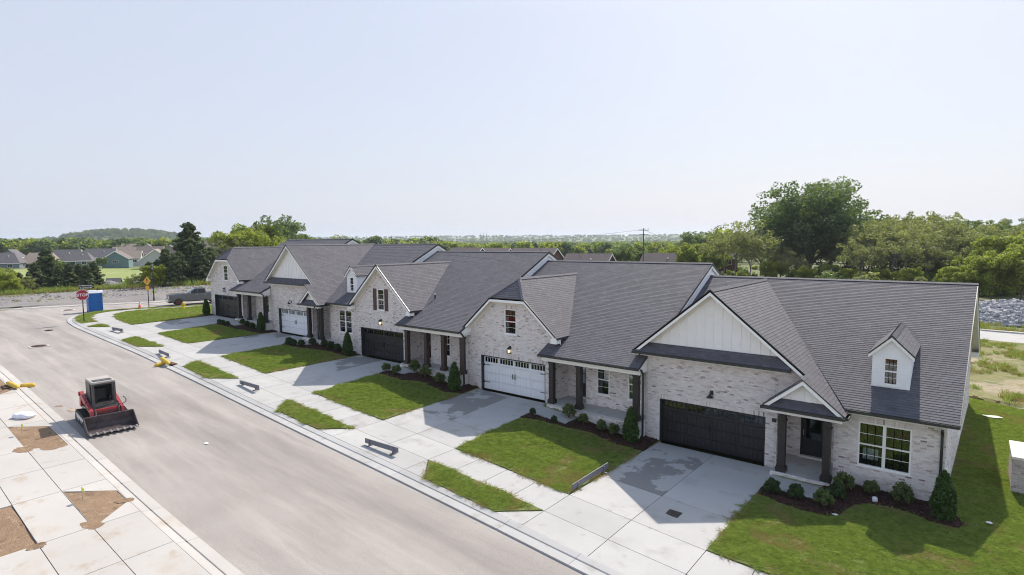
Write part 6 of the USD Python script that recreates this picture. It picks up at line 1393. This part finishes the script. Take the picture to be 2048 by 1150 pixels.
def pickup():
    ang = math.atan2(CD[0], CD[1]); x, y = -74.15, 29.3; z = gz(x, y)+ZR-.06
    t = thing('pickup_truck', 'dark grey crew cab pickup truck parked on the cross street', 'truck', (x, y, z), -ang+.07, local=True)   # local: nose to -y
    W = .98; m = MB(); sec = lambda y0, y1, zb0, zt0, w=W, zt1=None, wt=None: hull([(s*(w if k == 0 or wt is None else wt)-s*.06, yy, zz) for s in (-1, 1) for yy, zt in ((y0, zt0), (y1, zt1 or zt0)) for k, zz in ((0, zb0), (1, zt))], .06)
    m.tri(sec(-2.95, -1.20, .72, 1.30, W, 1.36, .90)); m.tri(sec(-1.25, 1.05, .52, 1.28)); m.tri(sec(-2.95, -2.60, .62, 1.20)); m.tri(sec(1.1, 2.98, .60, 1.32, W)); m.box(-.9, .9, -2.5, 2.8, .45, .7)
    for yy in (-2.02, 1.95):
        for s in (-1, 1):
            for k in range(8): a0, a1 = PI*k/8, PI*(k+1)/8; m.prism([(s*.97, yy+math.cos(a)*rr, .42+math.sin(a)*rr) for rr, a in ((.50, a0), (.50, a1), (.60, a1), (.60, a0))], (s*.06, 0, 0))
    b = obj('body', m, MAT['truck_paint'], t, smooth=35)
    m = MB(); m.tri(hull([(s*w, yy, zz) for s in (-1, 1) for w, yy, zz in ((.88, -.95, 1.30), (.88, 1.02, 1.30), (.72, -.20, 1.90), (.72, .90, 1.92))], .05)); obj('cab', m, MAT['truck_paint'], t, smooth=35)
    for s in (-1, 1):
        for y0, y1, yt0, yt1 in ((-.78, .02, -.22, .04), (.10, .90, .12, .82)):
            o = .93*s; it = .785*s; obj('side_window', MB().prism([(o, y0, 1.40), (o, y1, 1.40), (it, yt1, 1.86), (it, yt0, 1.86)], (s*.015, 0, 0)), MAT['truck_trim'], t)
        m = MB(); m.box(min(s*1.0, s*1.22), max(s*1.0, s*1.22), -.86, -.74, 1.36, 1.60); obj('mirror', m, MAT['chrome'], t)
        m = MB(); m.box(min(s*.62, s*.93), max(s*.62, s*.93), -3.03, -2.98, .86, 1.16); obj('headlight', m, MAT['headlight'], t)
        for yy in (-.2, .75): obj('door_handle', MB().box(min(s*.98, s*1.01), max(s*.98, s*1.01), yy, yy+.22, 1.14, 1.18), MAT['chrome'], t)
        obj('running_board', MB().box(min(s*.9, s*1.08), max(s*.9, s*1.08), -1.2, 1.1, .42, .48), MAT['truck_trim'], t)
        for yy in (-2.02, 1.95): wheel(t, s*.84, yy, .43, .28, s)
    obj('windshield', MB().prism([(-.80, -1.02, 1.37), (.80, -1.02, 1.37), (.66, -.29, 1.88), (-.66, -.29, 1.88)], (0, -.02, .012)), MAT['glass'], t)
    obj('dashboard', MB().prism([(-.78, -.96, 1.36), (.78, -.96, 1.36), (.64, -.27, 1.83), (-.64, -.27, 1.83)], (0, .02, -.012)), MAT['truck_trim'], t)
    m = MB(); m.box(-.60, .60, -3.02, -2.97, .80, 1.20); gr = obj('grille', m, MAT['truck_trim'], t)
    for zz in (.88, 1.0, 1.12): obj('grille_bar', MB().box(-.58, .58, -3.05, -3.021, zz-.035, zz+.025), MAT['chrome'], gr)
    obj('bumper', MB().tri(hull([(s*.92, yy, zz) for s in (-1, 1) for yy in (-3.1, -2.9) for zz in (.58, .74)], .05)), MAT['chrome'], t); obj('air_dam', MB().box(-.9, .9, -3.02, -2.7, .34, .52), MAT['truck_trim'], t)
    obj('bed_floor', MB().box(-.80, .80, 1.2, 2.9, 1.385, 1.40), MAT['truck_trim'], t); obj('tool_rack', MB().box(-.85, .85, 2.0, 2.1, 1.38, 1.75), MAT['truck_trim'], t)
pickup()

# compact track loader; local: nose to +x
def loader():
    x, y = -33.0, 8.45; z = gz(x, y)+ZR-.055; t = thing('track_loader', 'red and dark grey compact track loader with wide toothed bucket', 'loader', (x, y, z), -.06, local=True)
    for s in (-1, 1):
        yc = s*.72; w = .34; prof = [(-1.30, .30), (-1.22, .12), (-1.0, .0), (.70, .0), (.92, .12), (.98, .30), (.80, .52), (.10, .62), (-.85, .66), (-1.20, .55)]
        m = MB(); m.prism([(a, yc-w/2, b) for a, b in prof], (0, w, 0)); tr = obj('track', m, MAT['rubber'], t)
        for k in range(len(prof)):
            a, b = np.array(prof[k]), np.array(prof[(k+1) % len(prof)]); L = np.linalg.norm(b-a); n = max(1, int(L/.12)); nr = np.array([b[1]-a[1], -(b[0]-a[0])])/L
            for j in range(n): p = a+(b-a)*(j+.5)/n; d = (b-a)/L*.03; q = p+nr*.022; obj('lug', MB().prism([(p[0]-d[0], yc-w/2, p[1]-d[1]), (p[0]+d[0], yc-w/2, p[1]+d[1]), (q[0]+d[0], yc-w/2, q[1]+d[1]), (q[0]-d[0], yc-w/2, q[1]-d[1])], (0, w, 0)), MAT['rubber'], tr)
        fr = MB(); fr.prism([(-1.05, yc+s*.171, .16), (.72, yc+s*.171, .16), (.80, yc+s*.171, .40), (-.9, yc+s*.171, .52)], (0, s*.02, 0)); obj('track_frame', fr, MAT['cap_pale'] if s < 0 else MAT['loader_dark'], tr)
        for a, rr in ((-1.02, .2), (-.6, .12), (-.25, .12), (.1, .12), (.45, .12), (.76, .18)): m = MB(); m.cyl((a, yc+s*.172, .14+rr*.6), (a, yc+s*.205, .14+rr*.6), rr, rr*.9, 14); obj('roller', m, MAT['loader_dark'], tr)
    m = MB(); m.prism([(-1.35, -.54, .35), (.72, -.54, .30), (.85, -.54, .62), (.60, -.54, .95), (-1.15, -.54, 1.22), (-1.40, -.54, .95)], (0, 1.08, 0)); obj('chassis', m, MAT['loader_dark'], t)
    m = MB(); m.box(-1.46, -1.10, -.52, .52, .52, 1.28); obj('engine_cover', m, MAT['loader_dark'], t)
    # cab
    m = MB(); cx0, cx1, cw, z0, z1 = -.80, .52, .43, .80, 2.02
    for sx, lean in ((cx0, .0), (cx1, -.06)):
        for s in (-1, 1): m.beam((sx, s*cw, z0), (sx+lean, s*cw, z1), .09, .09, up=(1, 0, 0))
    for s in (-1, 1):
        m.beam((cx0, s*cw, z1), (cx1-.06, s*cw, z1), .09, .09); m.beam((cx0, s*cw, z0), (cx1, s*cw, z0), .09, .09)
        m.prism([(cx0, s*(cw+.02), z0), (cx1-.45, s*(cw+.02), z0), (cx1-.60, s*(cw+.02), z1), (cx0, s*(cw+.02), z1)], (0, s*.02, 0))
        for k in range(5): m.beam((cx1-.45+k*.09, s*cw, z0), (cx1-.52+k*.09, s*cw, z1), .012, .012, up=(1, 0, 0))
    m.beam((cx1-.06, -cw, z1), (cx1-.06, cw, z1), .09, .09); m.beam((cx1, -cw, z0+.03), (cx1, cw, z0+.03), .09, .1); m.box(cx0-.01, cx0+.03, -cw, cw, z0, z1)
    m.box(cx0+.03, cx0+.06, -cw+.05, cw-.05, z0, z1-.05); c = obj('cab', m, MAT['loader_grey'], t)
    m = MB(); m.tri(hull([(a, s*(cw+.02), zz) for a in (cx0-.05, cx1-.02) for s in (-1, 1) for zz in (z1+.05, z1+.09)], .03)); rf_ = obj('roof', m, MAT['loader_roof'], c); obj('roof_panel', MB().box(cx0+.75, cx1-.12, -cw+.05, cw-.05, z1+.121, z1+.14), MAT['loader_grey'], rf_)
    m = MB(); m.box(-.45, .05, -.28, .28, .85, 1.02); m.prism([(-.50, -.26, 1.0), (-.36, -.26, 1.0), (-.48, -.26, 1.62), (-.60, -.26, 1.62)], (0, .52, 0)); obj('seat', m, MAT['truck_trim'], c)
    for s in (-1, 1): m = MB(); m.beam((.18, s*.30, .85), (.24, s*.28, 1.22), .035, .035, up=(0, 1, 0)); m.cyl((.24, s*.28, 1.22), (.25, s*.28, 1.32), .035, .03, 8); obj('lever', m, MAT['truck_trim'], c)
    if False: obj('windshield', MB().prism([(cx1+.03, -cw+.04, z0+.1), (cx1+.03, cw-.04, z0+.1), (cx1-.02, cw-.04, z1-.04), (cx1-.02, -cw+.04, z1-.04)], (.008, 0, 0)), MAT['glass'], c)
    # arms
    for s in (-1, 1):
        ya = s*.62; m = MB(); w = .13
        m.prism([(-1.32, ya-w/2, 1.32), (-1.12, ya-w/2, 1.46), (.55, ya-w/2, .98), (.98, ya-w/2, .86), (1.12, ya-w/2, .30), (1.0, ya-w/2, .26), (.80, ya-w/2, .72), (.45, ya-w/2, .78), (-1.22, ya-w/2, 1.20)], (0, w, 0)); a = obj('lift_arm', m, MAT['loader_red'], t)
        m = MB(); m.prism([(-1.42, ya-.05, .70), (-1.05, ya-.05, .70), (-1.08, ya-.05, 1.36), (-1.34, ya-.05, 1.36)], (0, .10, 0)); m.cyl((-1.22, ya-.10, 1.35), (-1.22, ya+.10, 1.35), .11, .11, 14); obj('arm_tower', m, MAT['loader_red'], a)
        m = MB(); m.cyl((-.95, ya, .72), (.2, ya, .88), .06, .06, 10); m.cyl((.2, ya, .88), (.62, ya, .88), .035, .035, 8); obj('cylinder', m, MAT['steel_worn'], a)
        m = MB(); m.cyl((.84, ya-s*.14, .92), (1.10, ya-s*.14, .42), .05, .05, 10); m.cyl((1.1, ya-s*.14, .42), (1.18, ya-s*.14, .25), .03, .03, 8); obj('cylinder', m, MAT['steel_dark'], a)
        m = MB(); pts = [np.array([.70+.10*math.sin(k), ya+s*(.05+.16*math.sin(k*.55)), .92+.07*k]) for k in range(6)]
        for p, q in zip(pts[:-1], pts[1:]): m.cyl(p, q, .018, .018, 6)
        obj('hose', m, MAT['rubber'], a)
    m = MB(); m.box(.62, .80, -.56, .56, .62, .86); m.box(.80, .83, -.46, .46, .66, .82); cb = obj('front_plate', m, MAT['loader_red'], t)
    r = np.random.default_rng(2); a = -.36
    while a < .34: w = r.uniform(.03, .07); obj('mark', MB().box(.831, .835, a, a+w, .70, .70+r.uniform(.05, .09)), MAT['steel_dark'], cb); a += w+.03
    m = MB(); m.box(1.02, 1.12, -.52, .52, .16, .62); obj('coupler', m, MAT['loader_red'], t)
    # bucket
    w = .98; prof = [(1.14, .62), (1.12, .30), (1.20, .10), (1.34, .03), (1.98, .0)]; m = MB(); th = .025
    for (a, b), (c_, d) in zip(prof[:-1], prof[1:]):
        m.prism([(a, -w, b), (c_, -w, d), (c_, -w, d+th), (a+th, -w, b)], (0, 2*w, 0))
    m.box(1.10, 1.20, -w, w, .60, .66)
    bk_ = obj('bucket', m, MAT['steel_dark'], t)
    for s in (-1, 1): obj('cheek', MB().prism([(1.13, s*w, .64), (1.22, s*w, .66), (2.0, s*w, .06), (2.0, s*w, .0), (1.34, s*w, .02), (1.18, s*w, .10), (1.11, s*w, .30)], (0, s*.03, 0)), MAT['steel_dark'], bk_)
    obj('cutting_edge', MB().box(1.90, 2.02, -w, w, -.005, .028), MAT['steel_worn'], bk_)
    for k in range(8): yy = -w+.06+(2*w-.12)*k/7; obj('tooth', MB().prism([(1.96, yy-.045, .0), (2.16, yy-.03, .0), (2.16, yy-.03, .03), (1.96, yy-.045, .09)], (0, .075, 0)), MAT['steel_worn'], bk_)
loader()

# brick pier with pale slab at the right edge, gravel bank, gravel heap, brush, board
def pier():
    x0, x1, y0, y1 = 1.66, 4.4, 29.0, 31.3; z = gz(x0, y0)-.05; H = 1.42; t = thing('brick_pier', 'stacked brick pier with pale slab on top at the right edge', 'pier', (x0, y0, z)); m = MB(); m.box(x0+.02, x1-.02, y0+.02, y1-.02, z-.3, z+H); obj('core', m, MAT['mortar'], t)
    pc_ = bricks(sbox(x0, z-.2, x1, z+H), (0, y0+.02, 0), (1, 0, 0), (0, -1, 0), seed=3, base=z)+bricks(sbox(y0, z-.2, y1, z+H), (x0+.02, 0, 0), (0, 1, 0), (-1, 0, 0), seed=4, base=z)
    obj('bricks', pour([(v, f, tn*.35, c) for v, f, tn, c, _ in pc_]), MAT['brick'], t, kind='stuff'); obj('cap_slab', MB().box(x0-.02, x1, y0-.02, y1+.02, z+H, z+H+.10), MAT['cap_pale'], t)
pier()
def heap(name, label, cx, cy, ax, ay, h, rot, mat, seed, n=44, jag=.35):
    g = np.linspace(-1, 1, n); U, V = np.meshgrid(g, g, indexing='ij'); rr = np.sqrt(U**2+V**2); c, s = math.cos(rot), math.sin(rot); Xh, Yh = cx+U*ax*c-V*ay*s, cy+U*ax*s+V*ay*c
    nzz = meshkit.fbm(np.stack([Xh*.55, Yh*.55, 0*Xh], -1), 4, seed); z = TZ(Xh, Yh)+.1+h*np.clip(1-rr**1.5, -.15, 1)*(1-jag/2+jag*nzz*1.4)
    r = np.random.default_rng(seed); z += r.uniform(-.03, .03, z.shape)*h*1.2; I_ = np.arange(n*n).reshape(n, n); m = MB().arr(np.stack([Xh, Yh, z], -1).reshape(-1, 3), np.stack([I_[:-1, :-1], I_[1:, :-1], I_[1:, 1:], I_[:-1, 1:]], -1).reshape(-1, 4))
    obj(name, m, MAT[mat], label=label, cat='gravel heap', kind='stuff'); return Xh, Yh, z
Xh, Yh, z = heap('gravel_bank', 'long bank of pale grey broken stone behind the back road', 6, 91.5, 26, 6.2, 2.1, -.13, 'gravel_stone', 5, 70)
sel = rg.integers(0, Xh.size, 5200); jit = rg.uniform(-.35, .35, (5200, 2)); instancer('bank_stones', [('stone', chip(rg, .16, .13, .18), 'gravel_stone'), ('stone', chip(rg, .22, .15, .14), 'gravel_stone')], np.c_[Xh.ravel()[sel]+jit[:, 0], Yh.ravel()[sel]+jit[:, 1]*.3, z.ravel()[sel]-.04], rg.uniform(0, 6.28, 5200), rg.uniform(.5, 1.7, 5200), rg.integers(0, 2, 5200), 'broken grey stones lying over the bank behind the back road', 'stones')
hx, hy = at_dir(222, 108); heap('gravel_heap', 'dark grey heap of gravel right of the portable toilet', hx, hy, 5.5, 3.6, 1.9, .9, 'gravel_dark', 8); hx, hy = at_dir(262, 104); heap('gravel_heap', 'lower dark gravel heap trailing right of the larger one', hx, hy, 6.0, 3.2, .9, .8, 'gravel_dark', 9)
hx, hy = at_dir(280, 90); r = np.random.default_rng(4); t = thing('brush_pile', 'pile of dark branches at the kerb of the gravel lot', 'brush pile', (hx, hy, Tz(hx, hy)+.2))
for k in range(38): p = np.array([hx, hy, Tz(hx, hy)+.25])+r.normal(size=3)*np.array([1.3, 1.6, .12]); d = r.normal(size=3)*np.array([.9, .9, .25]); obj('branch', MB().cyl(p-d, p+d, .05, .025, 5), MAT['bark'], t)
sq = scatter(Polygon([(-84, 0), (-121, -10), (-112, 40), (-93, 45)]), .8, rg); instancer('lot_stones', [('stone', chip(rg, .12, .1, .10), 'gravel_stone'), ('stone', chip(rg, .16, .11, .10), 'gravel_lot')], np.c_[sq, TZ(sq[:, 0], sq[:, 1])+.2], rg.uniform(0, 6.28, len(sq)), rg.uniform(.3, 1.1, len(sq)), rg.integers(0, 2, len(sq)), 'loose stones scattered over the gravel lot', 'stones')
for px, D, s_, l in ((48, 96, .7, 'white scrap lying on the gravel lot, left part'), (82, 92, .5, 'pale scrap on the gravel lot, left of the stop sign'), (274, 100, .7, 'white scrap on the dark gravel heap')):
    x, y = at_dir(px, D); r = np.random.default_rng(px); zt = Tz(x, y)+.35+(.9 if px == 274 else 0); obj('paper_scrap', MB().prism([(x+math.cos(a)*s_*r.uniform(.5, 1), y+math.sin(a)*s_*r.uniform(.5, 1), zt+r.uniform(0, .2)) for a in np.arange(5)*1.257], (0, 0, .08)), MAT['sign_white'], label=l, cat='litter')
x, y = 3.0, 43.9; zb_ = Tz(x, y)+.3; obj('board', MB().obox((x-.6, y, zb_), (2.2, .2, .03), (-.02, .16, 0), (0, 0, .08)), MAT['plank_grey'], label='weathered board lying on the dirt edge behind the lawn at right', cat='board')
cl = MB()
for k in range(70): xx = rg.uniform(.3, 8); yy = 44.35-.12*xx+rg.normal(0, .25); cl.add(*[(np.array(q)*rg.uniform(.5, 1.6)+np.array([xx, yy, Tz(xx, yy)+.12]), f) for q, f in [(chip(rg, .14, .10, .14).v[0], [(4, 5, 6, 7), (0, 1, 5, 4), (1, 2, 6, 5), (2, 3, 7, 6), (3, 0, 4, 7)])]][0])
obj('soil_clods', cl, MAT['soil'], label='clods of brown soil along the edge of the back lawn', cat='soil', kind='stuff')

# ------------------------------------------------------------------ hazy summer air
HAZE = 1.35e-4
usdkit.material(stage, '/World/Looks/haze', {'v': ('principled_volume', {'color': (.80, .90, 1.0), 'density': HAZE, 'anisotropy': .25})}, [], volume='v.volume')
hz = UsdGeom.Mesh.Define(stage, '/World/haze'); zlo, zhi = float(Z.min())-1.0, max(125.0, float(Z.max())+25)
hx0, hx1, hy0, hy1 = gx[0]-50, gx[-1]+50, gy[0]-50, gy[-1]+50
hb = [(a, b, c) for c in (zlo, zhi) for a, b in ((hx0, hy0), (hx1, hy0), (hx1, hy1), (hx0, hy1))]
hz.CreatePointsAttr(Vt.Vec3fArray([Gf.Vec3f(*q) for q in hb])); hz.CreateFaceVertexCountsAttr([4]*6); hz.CreateFaceVertexIndicesAttr([0, 3, 2, 1, 4, 5, 6, 7, 0, 1, 5, 4, 1, 2, 6, 5, 2, 3, 7, 6, 3, 0, 4, 7]); hz.CreateSubdivisionSchemeAttr('none')
UsdShade.MaterialBindingAPI.Apply(hz.GetPrim()).Bind(UsdShade.Material.Get(stage, '/World/Looks/haze')); tag(hz.GetPrim(), 'thin blue summer haze', 'haze', kind='stuff')
